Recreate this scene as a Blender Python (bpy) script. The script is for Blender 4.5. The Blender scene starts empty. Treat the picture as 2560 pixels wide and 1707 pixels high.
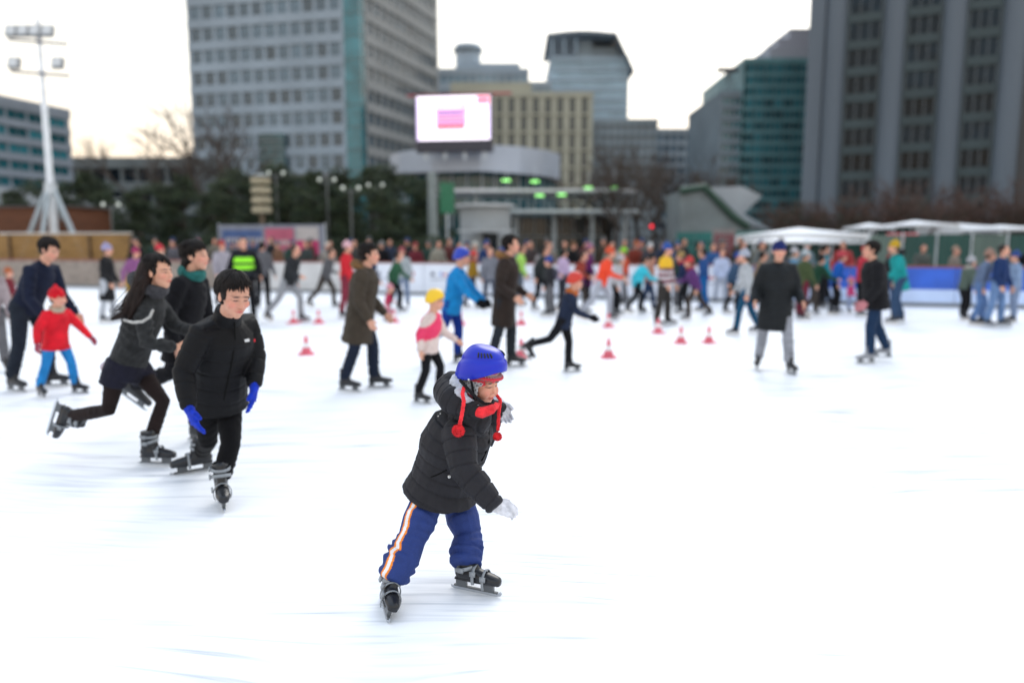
import bpy, bmesh, math, random
import numpy as np
from mathutils import Vector as V, Matrix, Quaternion
R = math.radians
random.seed(7); np.random.seed(7)
C = bpy.context.scene.collection
scene = bpy.context.scene

# ------------------------------------------------------------------ camera, sky, sun, exposure
FPX, CX, CY = 1850.0, 1280.0, 853.5          # focal length and centre in photograph pixels (2560 x 1707)
CAMZ, PITCH = 1.55, math.atan(238 / 1850.0)
cam = bpy.data.objects.new('camera', bpy.data.cameras.new('camera')); C.objects.link(cam)
cam.location = (0, 0, CAMZ); cam.rotation_euler = (math.pi / 2 - PITCH, 0, 0)
cam.data.sensor_width = 36; cam.data.lens = 36 * FPX / 2560
cam.data.clip_start = 0.05; cam.data.clip_end = 3000
cam.data.dof.use_dof = True; cam.data.dof.focus_distance = 3.3; cam.data.dof.aperture_fstop = 0.8
scene.camera = cam
world = bpy.data.worlds.new('World'); scene.world = world; world.use_nodes = True
wn, wl = world.node_tree.nodes, world.node_tree.links
bg = wn['Background']; sky = wn.new('ShaderNodeTexSky'); sky.sky_type = 'NISHITA'; sky.sun_disc = False
SUN_EL, SUN_AZ = R(38), R(20)                # veiled sun, behind the buildings and a little to the right
sky.sun_elevation = SUN_EL; sky.sun_rotation = SUN_AZ
sky.air_density = 1.0; sky.dust_density = 6.0; sky.ozone_density = 1.0
hsv = wn.new('ShaderNodeHueSaturation'); hsv.inputs['Saturation'].default_value = 0.35
mixw = wn.new('ShaderNodeMix'); mixw.data_type = 'RGBA'; mixw.inputs[0].default_value = 0.8
mixw.inputs[7].default_value = (9.0, 9.0, 8.7, 1)
wtc = wn.new('ShaderNodeTexCoord'); wsx = wn.new('ShaderNodeSeparateXYZ'); wramp = wn.new('ShaderNodeValToRGB'); wsc = wn.new('ShaderNodeVectorMath'); wsc.operation = 'SCALE'; wsc.inputs['Scale'].default_value = 12.0
wl.new(wtc.outputs['Generated'], wsx.inputs[0]); wl.new(wsx.outputs['Z'], wramp.inputs[0])       # overcast: warm glow low down, bluer overhead
wramp.color_ramp.elements[0].position = 0.0; wramp.color_ramp.elements[0].color = (.86, .62, .42, 1)
wramp.color_ramp.elements[1].position = 1.0; wramp.color_ramp.elements[1].color = (.64, .78, 1.0, 1)
e_ = wramp.color_ramp.elements.new(.07); e_.color = (.84, .66, .47, 1); e_ = wramp.color_ramp.elements.new(.20); e_.color = (.92, .87, .76, 1); e_ = wramp.color_ramp.elements.new(.40); e_.color = (.74, .78, .80, 1)
wl.new(wramp.outputs[0], wsc.inputs[0]); wl.new(wsc.outputs[0], mixw.inputs[7])
wl.new(sky.outputs[0], hsv.inputs['Color']); wl.new(hsv.outputs[0], mixw.inputs[6]); wl.new(mixw.outputs[2], bg.inputs[0])
bg.inputs[1].default_value = 0.12
sun = bpy.data.objects.new('sun', bpy.data.lights.new('sun', 'SUN')); C.objects.link(sun)
sun.data.energy = 0.8; sun.data.angle = R(35); sun.data.color = (1, .96, .9)
sd = V((math.sin(SUN_AZ) * math.cos(SUN_EL), math.cos(SUN_AZ) * math.cos(SUN_EL), math.sin(SUN_EL)))
sun.rotation_euler = sd.to_track_quat('Z', 'Y').to_euler()
scene.view_settings.view_transform = 'Standard'; scene.view_settings.look = 'None'
scene.view_settings.exposure = 0.42; scene.view_settings.gamma = 1
scene.cycles.max_bounces = 6

# ------------------------------------------------------------------ measuring the photograph
cp, sp_ = math.cos(PITCH), math.sin(PITCH)
def ray(px, py):
    u, v = (px - CX) / FPX, -(py - CY) / FPX
    return V((u, cp + v * sp_, -sp_ + v * cp))
def at(px, py, Y):                            # the point seen at a pixel, at world depth Y
    d = ray(px, py); return V((0, 0, CAMZ)) + d * (Y / d.y)
def gy(py):                                   # depth of the ground seen at image row py
    d = ray(CX, py); return -CAMZ / d.z * d.y
def gp(px, py):
    d = ray(px, py); return V((0, 0, CAMZ)) + d * (-CAMZ / d.z)

# ------------------------------------------------------------------ materials
_m = {}
def nodes_of(name):
    m = bpy.data.materials.new(name); m.use_nodes = True
    nt = m.node_tree; return m, nt, nt.nodes['Principled BSDF']
def N(nt, t, **kw):
    n = nt.nodes.new(t)
    for k, v in kw.items():
        if k in n.inputs.keys() if isinstance(k, str) else False: n.inputs[k].default_value = v
        else: setattr(n, k, v)
    return n
def mat(name, col, rough=.6, var=.12, scale=3.0, bump=0.0, bscale=40.0, metal=0.0, coat=0.0, spec=.5, sheen=0.0, stretch=(1, 1, 1)):
    key = name
    if key in _m: return _m[key]
    m, nt, b = nodes_of(name)
    L = nt.links
    tc = N(nt, 'ShaderNodeTexCoord'); mp = N(nt, 'ShaderNodeMapping'); mp.inputs['Scale'].default_value = stretch
    L.new(tc.outputs['Object'], mp.inputs[0])
    n = N(nt, 'ShaderNodeTexNoise'); n.inputs['Scale'].default_value = scale; n.inputs['Detail'].default_value = 5
    L.new(mp.outputs[0], n.inputs['Vector'])
    mr = N(nt, 'ShaderNodeMapRange'); mr.inputs[1].default_value = .3; mr.inputs[2].default_value = .7
    mr.inputs[3].default_value = 1 - var; mr.inputs[4].default_value = 1 + var
    L.new(n.outputs[0], mr.inputs[0])
    mx = N(nt, 'ShaderNodeMix', data_type='RGBA', blend_type='MULTIPLY'); mx.inputs[0].default_value = 1
    mx.inputs[6].default_value = (*col, 1); L.new(mr.outputs[0], mx.inputs[7])
    L.new(mx.outputs[2], b.inputs['Base Color'])
    b.inputs['Roughness'].default_value = rough; b.inputs['Metallic'].default_value = metal
    b.inputs['Coat Weight'].default_value = coat; b.inputs['Specular IOR Level'].default_value = spec
    b.inputs['Sheen Weight'].default_value = sheen
    if bump:
        n2 = N(nt, 'ShaderNodeTexNoise'); n2.inputs['Scale'].default_value = bscale; n2.inputs['Detail'].default_value = 3
        L.new(mp.outputs[0], n2.inputs['Vector'])
        bp = N(nt, 'ShaderNodeBump'); bp.inputs['Strength'].default_value = bump; bp.inputs['Distance'].default_value = .01
        L.new(n2.outputs[0], bp.inputs['Height']); L.new(bp.outputs[0], b.inputs['Normal'])
    _m[key] = m; return m
def attr_mat(name, rough=.8, sss=0.0, bump=.3, bscale=120, sheen=.0, var=.1, spec=.4):   # colour from the mesh's own Col attribute
    if name in _m: return _m[name]
    m = mat(name, (1, 1, 1), rough, var, 25, bump, bscale, sheen=sheen, spec=spec)
    nt = m.node_tree; a = N(nt, 'ShaderNodeAttribute', attribute_name='Col')
    mx = [n for n in nt.nodes if n.type == 'MIX'][0]; nt.links.new(a.outputs['Color'], mx.inputs[6])
    b = nt.nodes['Principled BSDF']
    if sss:
        b.inputs['Subsurface Weight'].default_value = sss; b.inputs['Subsurface Radius'].default_value = (.02, .008, .004); b.inputs['Subsurface Scale'].default_value = .6
    return m
def cloth(col, kind='cloth'):
    nm = '%s_%02x%02x%02x' % ((kind,) + tuple(int(min(1, c) * 255) for c in col))
    if kind == 'puffer': return mat(nm, col, .62, .25, 9, .4, 30, spec=.18)
    if kind == 'wool': return mat(nm, col, .95, .3, 30, .7, 160, sheen=.08, spec=.1)
    if kind == 'plastic': return mat(nm, col, .34, .08, 6, .05, 60, coat=.12, spec=.35)
    return mat(nm, col, .88, .2, 12, .4, 90, sheen=.03, spec=.15)
def glow(name, col, s):
    if name in _m: return _m[name]
    m, nt, b = nodes_of(name); b.inputs['Base Color'].default_value = (*col, 1)
    b.inputs['Emission Color'].default_value = (*col, 1); b.inputs['Emission Strength'].default_value = s
    _m[name] = m; return m

# ------------------------------------------------------------------ object helpers
def tag(o, label=None, cat=None, group=None, kind=None):
    if label: o['label'] = label
    if cat: o['category'] = cat
    if group: o['group'] = group
    if kind: o['kind'] = kind
    return o
def empty(name, loc=(0, 0, 0), rz=0):
    o = bpy.data.objects.new(name, None); C.objects.link(o); o.location = loc; o.rotation_euler = (0, 0, rz); o.empty_display_size = .2
    return o
def thing(name, label, cat, loc=(0, 0, 0), rz=0, group=None):
    return tag(empty(name, loc, rz), label, cat, group)
def meshobj(name, verts, faces, m, parent=None, smooth=False, midx=None):
    me = bpy.data.meshes.new(name); me.from_pydata([tuple(v) for v in verts], [], faces)
    for x in (m if isinstance(m, (list, tuple)) else [m]): me.materials.append(x)
    if midx is not None: me.polygons.foreach_set('material_index', midx)
    if smooth: me.polygons.foreach_set('use_smooth', [True] * len(me.polygons))
    o = bpy.data.objects.new(name, me); C.objects.link(o)
    if parent: o.parent = parent
    return o
class MB:                                      # collects plain solids for one mesh
    def __init__(s): s.v = []; s.f = []; s.mi = []
    def add(s, v, f, mi=0):
        k = len(s.v); s.v += [V(p) for p in v]; s.f += [tuple(i + k for i in q) for q in f]; s.mi += [mi] * len(f)
    def box(s, x0, x1, y0, y1, z0, z1, mi=0, M=None):
        v = [V((x, y, z)) for x in (x0, x1) for y in (y0, y1) for z in (z0, z1)]
        if M: v = [M @ p for p in v]
        s.add(v, [(0, 1, 3, 2), (4, 6, 7, 5), (0, 4, 5, 1), (2, 3, 7, 6), (0, 2, 6, 4), (1, 5, 7, 3)], mi)
    def prism(s, poly, z0, z1, mi=0):          # poly of (x, y), any winding
        a = sum(poly[i][0] * poly[(i + 1) % len(poly)][1] - poly[(i + 1) % len(poly)][0] * poly[i][1] for i in range(len(poly)))
        if a < 0: poly = poly[::-1]
        n = len(poly)
        s.add([(x, y, z0) for x, y in poly] + [(x, y, z1) for x, y in poly],
              [(i, (i + 1) % n, n + (i + 1) % n, n + i) for i in range(n)] + [tuple(range(n))[::-1], tuple(range(n, 2 * n))], mi)
    def tube(s, pts, rad, n=8, mi=0, cap=True):
        pts = [V(p) for p in pts]; k = len(s.v); rs = rad if isinstance(rad, (list, tuple)) else [rad] * len(pts)
        for i, p in enumerate(pts):
            t = (pts[min(i + 1, len(pts) - 1)] - pts[max(i - 1, 0)]).normalized()
            r = V((0, 0, 1)) if abs(t.z) < .9 else V((1, 0, 0)); a = t.cross(r).normalized(); b = t.cross(a)
            for j in range(n):
                w = 2 * math.pi * j / n; s.v.append(p + (a * math.cos(w) + b * math.sin(w)) * rs[i])
        for i in range(len(pts) - 1):
            for j in range(n):
                s.f.append((k + i * n + j, k + i * n + (j + 1) % n, k + (i + 1) * n + (j + 1) % n, k + (i + 1) * n + j)); s.mi.append(mi)
        if cap:
            s.f.append(tuple(k + j for j in range(n))[::-1]); e = k + (len(pts) - 1) * n; s.f.append(tuple(e + j for j in range(n))); s.mi += [mi, mi]
    def ball(s, c, r, n=10, mi=0):
        c = V(c); k = len(s.v); r = V(r) if not isinstance(r, (int, float)) else V((r, r, r)); m = n // 2
        for i in range(1, m):
            a = math.pi * i / m
            for j in range(n):
                w = 2 * math.pi * j / n; s.v.append(c + V((r.x * math.sin(a) * math.cos(w), r.y * math.sin(a) * math.sin(w), r.z * math.cos(a))))
        t = len(s.v); s.v += [c + V((0, 0, r.z)), c - V((0, 0, r.z))]
        for i in range(m - 2):
            for j in range(n): s.f.append((k + i * n + j, k + (i + 1) * n + j, k + (i + 1) * n + (j + 1) % n, k + i * n + (j + 1) % n)); s.mi.append(mi)
        for j in range(n):
            s.f.append((t, k + j, k + (j + 1) % n)); s.f.append((t + 1, k + (m - 2) * n + (j + 1) % n, k + (m - 2) * n + j)); s.mi += [mi, mi]
    def build(s, name, m, parent=None, smooth=False): return meshobj(name, s.v, s.f, m, parent, smooth, s.mi)
def framem(p0, p1):                            # local frame along a wall: x from p0 to p1, y outward (towards -Y side)
    a = V((p1[0] - p0[0], p1[1] - p0[1], 0)); L_ = a.length; a.normalize(); nrm = V((a.y, -a.x, 0))
    M = Matrix(((a.x, nrm.x, 0, p0[0]), (a.y, nrm.y, 0, p0[1]), (0, 0, 1, 0), (0, 0, 0, 1))); return M, L_

# ------------------------------------------------------------------ the ground
def ice_material():
    m, nt, b = nodes_of('rink_ice'); L = nt.links
    tc = N(nt, 'ShaderNodeTexCoord')
    def scratches(rot, sc, stretch, lo, hi, dist):
        mp = N(nt, 'ShaderNodeMapping'); mp.inputs['Rotation'].default_value = (0, 0, rot); mp.inputs['Scale'].default_value = (sc / stretch, sc, 1)
        n0 = N(nt, 'ShaderNodeTexNoise'); n0.inputs['Scale'].default_value = .35; n0.inputs['Detail'].default_value = 1
        L.new(tc.outputs['Object'], n0.inputs['Vector'])
        ad = N(nt, 'ShaderNodeMix', data_type='RGBA', blend_type='LINEAR_LIGHT'); ad.inputs[0].default_value = dist
        L.new(tc.outputs['Object'], ad.inputs[6]); L.new(n0.outputs['Color'], ad.inputs[7]); L.new(ad.outputs[2], mp.inputs[0])
        n = N(nt, 'ShaderNodeTexNoise'); n.inputs['Scale'].default_value = 1; n.inputs['Detail'].default_value = 2; L.new(mp.outputs[0], n.inputs['Vector'])
        mr = N(nt, 'ShaderNodeMapRange'); mr.inputs[1].default_value = lo; mr.inputs[2].default_value = hi; mr.clamp = True; L.new(n.outputs[0], mr.inputs[0])
        return mr.outputs[0]
    outs = [scratches(R(8), 26, 26, .58, .75, .5), scratches(R(-14), 34, 30, .60, .77, .7), scratches(R(24), 22, 20, .63, .78, .9), scratches(R(-4), 9, 9, .52, .8, .6), scratches(R(80), 30, 24, .70, .84, .9)]
    acc = outs[0]
    for o in outs[1:]:
        mm = N(nt, 'ShaderNodeMath', operation='ADD'); L.new(acc, mm.inputs[0]); L.new(o, mm.inputs[1]); acc = mm.outputs[0]
    # worn areas show more scratches
    nb = N(nt, 'ShaderNodeTexNoise'); nb.inputs['Scale'].default_value = .45; nb.inputs['Detail'].default_value = 4; L.new(tc.outputs['Object'], nb.inputs['Vector'])
    mb = N(nt, 'ShaderNodeMapRange'); mb.inputs[1].default_value = .4; mb.inputs[2].default_value = .62; mb.inputs[3].default_value = .25; L.new(nb.outputs[0], mb.inputs[0])
    mu = N(nt, 'ShaderNodeMath', operation='MULTIPLY', use_clamp=True); L.new(acc, mu.inputs[0]); L.new(mb.outputs[0], mu.inputs[1])
    mx = N(nt, 'ShaderNodeMix', data_type='RGBA'); mx.inputs[6].default_value = (.90, .91, .93, 1); mx.inputs[7].default_value = (.47, .50, .55, 1)
    L.new(mu.outputs[0], mx.inputs[0]); L.new(mx.outputs[2], b.inputs['Base Color'])
    rr = N(nt, 'ShaderNodeMapRange'); rr.inputs[3].default_value = .42; rr.inputs[4].default_value = .22; L.new(mu.outputs[0], rr.inputs[0]); L.new(rr.outputs[0], b.inputs['Roughness'])
    bp = N(nt, 'ShaderNodeBump'); bp.inputs['Strength'].default_value = .25; bp.inputs['Distance'].default_value = .004; bp.invert = True
    L.new(mu.outputs[0], bp.inputs['Height']); L.new(bp.outputs[0], b.inputs['Normal'])
    b.inputs['Specular IOR Level'].default_value = .35; b.inputs['IOR'].default_value = 1.31
    return m
BA, BB = V((-18.5, 28.9, 0)), V((12.3, 18.6, 0))            # two measured points on the far board line
bdir = (BB - BA).normalized(); bn = V((-bdir.y, bdir.x, 0))
if bn.y < 0: bn = -bn
def bpt(X, off=0, z=0):                                     # point on the board line at world x
    p = BA + bdir * ((X - BA.x) / bdir.x) + bn * off; p.z = z; return p
g = MB(); g.prism([(-900, -60), (900, -60), (900, 1400), (-900, 1400)], -.3, -.03); g.build('plaza_ground', mat('paving', (.20, .20, .20), .8, .25, .6, .3, 8))['kind'] = 'structure'
a0, a1 = bpt(-45, -.02), bpt(40, -.02)
ic = MB(); ic.prism([(a0.x, -12), (a1.x, -12), (a1.x, a1.y), (a0.x, a0.y)], -.025, 0); ic.build('ice', ice_material())['kind'] = 'structure'
rd = MB(); rd.prism([(-400, 74), (400, 74), (400, 100), (-400, 100)], -.029, -.02); rd.build('road', mat('asphalt', (.05, .05, .052), .9, .2, 1, .3, 30))['kind'] = 'structure'

# ------------------------------------------------------------------ rink boards
def board_run(label, X0, X1, mats, style, group):
    t = thing('rink_barrier', label, 'barrier', bpt(X0), math.atan2(bdir.y, bdir.x), group)
    L_ = (bpt(X1) - bpt(X0)).length; n = max(1, round(L_ / 2.4)); w = L_ / n
    for i in range(n):
        m = MB()
        if style == 'blue':
            m.box(i * w + .01, (i + 1) * w - .01, -.03, .03, .10, .44, 0); m.box(i * w + .01, (i + 1) * w - .01, -.032, .03, .44, 1.0, 1)
        else: m.box(i * w + .01, (i + 1) * w - .01, -.03, .03, .10, 1.0, 0)
        m.build('board_panel', mats, t)
    m = MB(); m.box(0, L_, -.045, .045, 1.002, 1.05); m.build('top_rail', mat('rail_red', (.22, .06, .05), .5), t)
    m = MB(); m.box(0, L_, -.04, .04, 0, .098); m.build('kick_strip', mat('kick_grey', (.16, .17, .18), .7), t)
    m = MB()
    for i in range(n + 1): m.box(i * w - .03, i * w + .03, .032, .09, 0, .99)
    m.build('frame', mat('galvanised', (.45, .46, .47), .4, .15, 5, metal=.6), t)
    return t, n, w
white_b = mat('board_white', (.66, .70, .78), .35, .06, 2); blue_b = mat('board_blue', (.02, .10, .50), .35, .25, 1.5); wood_b = mat('board_grey_brown', (.24, .20, .17), .7, .25, 4)
grey_b = mat('board_pale_grey', (.50, .50, .50), .5, .12, 2)
t, n, w = board_run('grey-brown rink barrier below the long tan timber wall at far left', -24, -9.2, [wood_b], 'plain', 'far rink boards')
t, n, w = board_run('pale grey rink barrier between the tan wall and the white boards', -9.15, -5.2, [grey_b], 'plain', 'far rink boards')
t, n, w = board_run('long white rink barrier printed with small dark marks behind the middle skaters', -5.15, 6.6, [white_b], 'plain', 'far rink boards')
inks = mat('banner_ink', (.04, .05, .09), .6); inkr = mat('banner_ink_red', (.45, .05, .06), .6); inkb = mat('banner_ink_blue', (.10, .22, .55), .6)
m = MB(); rr = random.Random(3)
for i in range(n):
    x = i * w + .25
    while x < (i + 1) * w - .3:
        ww = rr.uniform(.05, .16)
        if rr.random() < .8: m.box(x, x + ww, -.036, -.0302, .62, .62 + rr.uniform(.06, .12), rr.choice([0, 0, 1, 2]))
        x += ww + rr.uniform(.02, .08)
    m.box(i * w + .25, i * w + w * .72, -.036, -.0302, .50, .525, 0)
m.build('printed_marks', [inks, inkr, inkb], t)
t, n, w = board_run('blue and pale blue rink barrier at the right end of the boards', 6.65, 30, [mat('board_paleblue', (.50, .62, .85), .35, .08, 2), blue_b], 'blue', 'far rink boards')

# ------------------------------------------------------------------ timber wall, slatted shed, floodlight tower at left
def wood_mat(name, col):
    return mat(name, col, .7, .3, 1.2, .3, 12, stretch=(1, 1, 14))
t = thing('timber_wall', 'long tan timber wall with pale top rail behind the left boards', 'wall')
p0, p1 = at(-260, 615, 33), at(330, 615, 31.5)
M, L_ = framem(p0, p1); m = MB()
for k in range(10): m.box(0, L_, -.03 - .006 * (k % 2), .03, .02 + k * .205, .215 + k * .205, M=M)
m.build('plank_face', wood_mat('wood_tan', (.30, .17, .055)), t)
m = MB(); m.box(-.02, L_ + .02, -.09, .09, 2.07, 2.12, M=M); m.build('top_rail', mat('rail_white', (.75, .75, .72), .5), t)
m = MB()
for k in range(7): m.box(L_ * k / 6 - .04, L_ * k / 6 + .04, .031, .13, 0, 2.0, M=M)
m.build('posts', wood_mat('wood_dark', (.12, .07, .035)), t)
t = thing('slatted_cabin', 'dark brown cabin clad in horizontal slats behind the tan timber wall', 'cabin')
p0, p1 = at(-300, 615, 38), at(172, 615, 36)
M, L_ = framem(p0, p1); m = MB(); m.box(0, L_, -3, -.05, 0, 3.42, M=M)
for k in range(17): m.box(0, L_, -.04, .02, .02 + k * .2, .17 + k * .2, M=M)
m.build('slat_wall', wood_mat('wood_brown', (.13, .045, .018)), t)
m = MB(); m.box(-.15, L_ + .15, -3.2, .2, 3.43, 3.5, M=M); m.build('roof', mat('cabin_roof', (.10, .09, .09), .8), t)

pole_m = mat('tower_steel', (.55, .60, .64), .5, .1, 3, metal=.2)
c = at(137, 600, 35.5); c.z = 0
t = thing('floodlight_tower', 'tall pale floodlight tower on splayed legs above the timber wall', 'light tower', c)
m = MB(); m.tube([(0, 0, .4), (0, 0, 5), (0, 0, 11.9)], [.19, .15, .10], 12); m.build('pole', mat('tower_glare_pale', (.78, .82, .86), .5), t)  # pole painted near white to imitate overexposed sky glare; legs stay grey
for k, (dx, dy) in enumerate(((-1.75, -.6), (1.95, -.5), (.2, 1.6), (-.15, -1.4))):
    m = MB(); m.tube([(dx, dy, 0), (dx * .06, dy * .06, 4.35)], [.13, .10], 8); m.build('leg', mat('tower_leg', (.36, .42, .46), .5), t)
m = MB(); m.tube([(0, 0, 4.0), (0, 0, 4.5)], .27, 12); m.build('collar', pole_m, t)
for zz, xs in ((11.25, (-1.05, -.5, 0.05, .6)), (9.85, (-1.05, .95))):
    m = MB(); m.tube([(-1.35, -.1, zz - .42 + .1), (1.35, -.1, zz - .42 - .1)], .06, 6); m.build('crossbar', mat('tower_dark', (.06, .07, .10), .5), t)
    for x in xs:
        f = MB(); Mx = Matrix.Translation((x, -.3, zz)) @ Matrix.Rotation(R(-18), 4, 'X')
        f.box(-.25, .25, -.09, .12, -.25, .25, M=Mx); f.box(-.2, .2, .12, .2, -.18, .18, M=Mx); lamp = f.build('floodlight', mat('lamp_case', (.22, .23, .24), .5), t)
        f = MB(); f.box(-.21, .21, -.1, -.092, -.21, .21, M=Mx); f.build('lens', mat('lamp_glass', (.55, .57, .58), .15), lamp)

# ------------------------------------------------------------------ buildings
def facade(par, p0, p1, z0, z1, rows, cols, wallm, glassm, framm, band=.38, pier=.28, proud=.35, parts=True, budget=[100], win='window', mull=1, ends=.4, transom=False):
    M, L_ = framem(p0, p1); fh = (z1 - z0) / rows; W = MB(); cw = (L_ - 2 * ends) / cols
    for r in range(rows + 1):
        zb = z0 + r * fh; W.box(0, L_, 0.0, proud, max(z0, zb - fh * band / 2), min(z1, zb + fh * band / 2), M=M)
    for c_ in range(cols + 1):
        x = ends + c_ * cw; wd = cw * pier / 2; xa, xb = max(0, x - wd), min(L_, x + wd)
        if c_ == 0: xa = 0
        if c_ == cols: xb = L_
        for r in range(rows):
            W.box(xa, xb, 0.0, proud - .12, z0 + r * fh + fh * band / 2, z0 + (r + 1) * fh - fh * band / 2, M=M)
    W.build('facade_grid', wallm, par)
    ww, wh = cw * (1 - pier), fh * (1 - band)
    def win_mesh():
        q = MB(); q.box(0, ww, .012, .03, 0, wh, 0)
        q.box(0, .07, .03, .07, 0, wh, 1); q.box(ww - .07, ww, .03, .07, 0, wh, 1); q.box(.07, ww - .07, .03, .07, 0, .07, 1); q.box(.07, ww - .07, .03, .07, wh - .07, wh, 1)
        for k in range(mull): x = ww * (k + 1) / (mull + 1); q.box(x - .03, x + .03, .03, .065, .07, wh - .07, 1)
        if transom: q.box(.07, ww - .07, .03, .06, wh * .3 - .03, wh * .3 + .03, 1)
        return q
    q = win_mesh(); me = None; rest = MB()
    order = [(r, c_) for r in range(rows) for c_ in range(cols)]
    for r, c_ in order:
        lx, lz = ends + c_ * cw + cw * pier / 2, z0 + r * fh + fh * band / 2
        if parts and budget[0] > 0:
            budget[0] -= 1
            if me is None: o = q.build(win, [glassm, framm], par); me = o.data
            else: o = bpy.data.objects.new(win, me); C.objects.link(o); o.parent = par
            o.matrix_local = M @ Matrix.Translation((lx, 0, lz))
        else:
            T = M @ Matrix.Translation((lx, 0, lz)); k = len(rest.v)
            rest.v += [T @ v for v in q.v]; rest.f += [tuple(i + k for i in f) for f in q.f]; rest.mi += q.mi
    if rest.v: rest.build('far_windows', [glassm, framm], par)['kind'] = 'stuff'
glassA = mat('glass_bluegrey', (.07, .118, .16), .12, .5, .35, spec=.6); glassD = mat('glass_dark', (.004, .013, .022), .2, .5, .3, spec=.2)
glassT = mat('glass_teal', (.025, .125, .155), .12, .4, .3, spec=.6); glassB = mat('glass_blue_hazed', (.22, .33, .40), .15, .3, .2, spec=.6)  # glassB is lightened to imitate haze over the distant towers
frA = mat('frame_grey', (.13, .16, .185), .5)
conc = mat('concrete_skylit', (.27, .335, .40), .8, .12, .15, .1, 2); concw = mat('concrete_warm', (.27, .285, .29), .8, .12, .15, .1, 2)  # conc has the blue sky light on the shaded facade mixed into it
conc_b = mat('granite_grey', (.105, .115, .13), .6, .15, .2, .1, 2)
for gm in (glassA, glassD, glassT, glassB):
    nt = gm.node_tree; b_ = nt.nodes['Principled BSDF']; src = [l for l in nt.links if l.to_socket == b_.inputs['Base Color']][0].from_socket
    oi = N(nt, 'ShaderNodeObjectInfo'); mr_ = N(nt, 'ShaderNodeMapRange'); mr_.inputs[3].default_value = .55; mr_.inputs[4].default_value = 1.6; nt.links.new(oi.outputs['Random'], mr_.inputs[0])
    mm_ = N(nt, 'ShaderNodeMix', data_type='RGBA', blend_type='MULTIPLY'); mm_.inputs[0].default_value = 1; nt.links.new(src, mm_.inputs[6]); nt.links.new(mr_.outputs[0], mm_.inputs[7]); nt.links.new(mm_.outputs[2], b_.inputs['Base Color'])
def xy(p): return (p.x, p.y)
# office tower with two window faces
cn = at(905, 400, 130); lf = at(467, 0, 137); lf2 = (at(467, 10, 137).x, 137.0); rt = (at(1087, 10, 158).x, 158.0); cn = (at(900, 10, 130).x, 130.0)
H2 = 84
t = thing('office_tower', 'grey office tower with pale floor bands and a blue glass corner strip', 'building')
m = MB(); back = (cn[0] - 8, 175); m.prism([lf2, cn, rt, (rt[0] - 2, 185), (lf2[0] + 6, 180)], 0, H2); m.build('core', mat('core_dark', (.06, .07, .08), .5), t)
v = V((lf2[0] - cn[0], lf2[1] - cn[1], 0)).normalized(); e1 = (cn[0] + v.x * 3.0, cn[1] + v.y * 3.0)
v2 = V((rt[0] - cn[0], rt[1] - cn[1], 0)).normalized(); e2 = (cn[0] + v2.x * .9, cn[1] + v2.y * .9)
z0, fh = 14.2, 3.72; rows = 17
bud = [100]
facade(t, lf2, e1, z0, z0 + rows * fh, rows, 12, conc, glassA, frA, .40, .26, budget=bud)
facade(t, e2, rt, z0, z0 + rows * fh, rows, 11, concw, glassA, frA, .42, .22, budget=[0])
facade(t, lf2, e1, 0, z0 - .01, 3, 8, mat('stone_base', (.16, .17, .18), .8, .15, .3), glassA, frA, .45, .4, budget=[0])
facade(t, e2, rt, 0, z0 - .01, 3, 7, mat('stone_base', (.2, .2, .2)), glassA, frA, .45, .4, budget=[0])
m = MB(); gl = [(e1[0], e1[1] - .3), (cn[0] - .1, cn[1] - .75), (e2[0] + .1, e2[1] - .35), (e2[0], e2[1] + 1), (e1[0], e1[1] + 1)]
m.prism(gl, 4, H2, 0)
for k in range(19): m.prism([(x + (0), y - .06) for x, y in gl], z0 + k * fh - .15, z0 + k * fh + .15, 1)
m.build('glass_corner', [glassT, mat('corner_band', (.07, .15, .17), .4)], t)
A = at(655, 330, 134); m = MB(); b0 = at(648, 335, 132.5); b1 = at(712, 425, 132.0); m.box(b0.x, b1.x, 132.2, 134, b1.z, b0.z, 0)
for k in range(1, 5): zz = b1.z + (b0.z - b1.z) * k / 5; m.box(b0.x, b1.x, 132.1, 132.19, zz - .1, zz + .1, 1)
m.build('atrium_glass', [glassT, frA], t)
# right hand tower with rounded columns
t = thing('column_tower', 'dark tower with tall rounded grey columns at the right edge', 'building')
pA, pB = (at(2022, 100, 122).x, 122.0), (at(2680, 100, 108).x, 108.0)
M, L_ = framem(pA, pB); H8 = 85
m = MB(); m.box(0, L_, -30, 0, 0, H8, M=M); m.build('core', mat('tower_core', (.035, .04, .045), .5), t)
colx = []
for px in (2063, 2205, 2350, 2497, 2650):
    for k in range(400):
        s = L_ * k / 400; w_ = M @ V((s, 1, 0)); 
        if CX + FPX * w_.x / (w_.y * cp) >= px - 3: colx.append(s); break
colm = mat('column_stone', (.105, .135, .17), .7, .1, .2, .1, 2, stretch=(1, 1, .1)); spm = mat('spandrel_stone', (.038, .060, .068), .7, .15, .3)
for s in colx:
    m = MB(); poly = []
    for k in range(13):
        a = math.pi * k / 12; poly.append((s - 1.55 * math.cos(a), -.02 + 1.5 * math.sin(a)))
    pts = [M @ V((x, y, 0)) for x, y in poly]; m.prism([(p.x, p.y) for p in pts], 0, H8); m.build('column', colm, t)
fh8 = 3.95
bays = [(0, colx[0] - 1.55)] + [(colx[i] + 1.55, colx[i + 1] - 1.55) for i in range(len(colx) - 1)]
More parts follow.
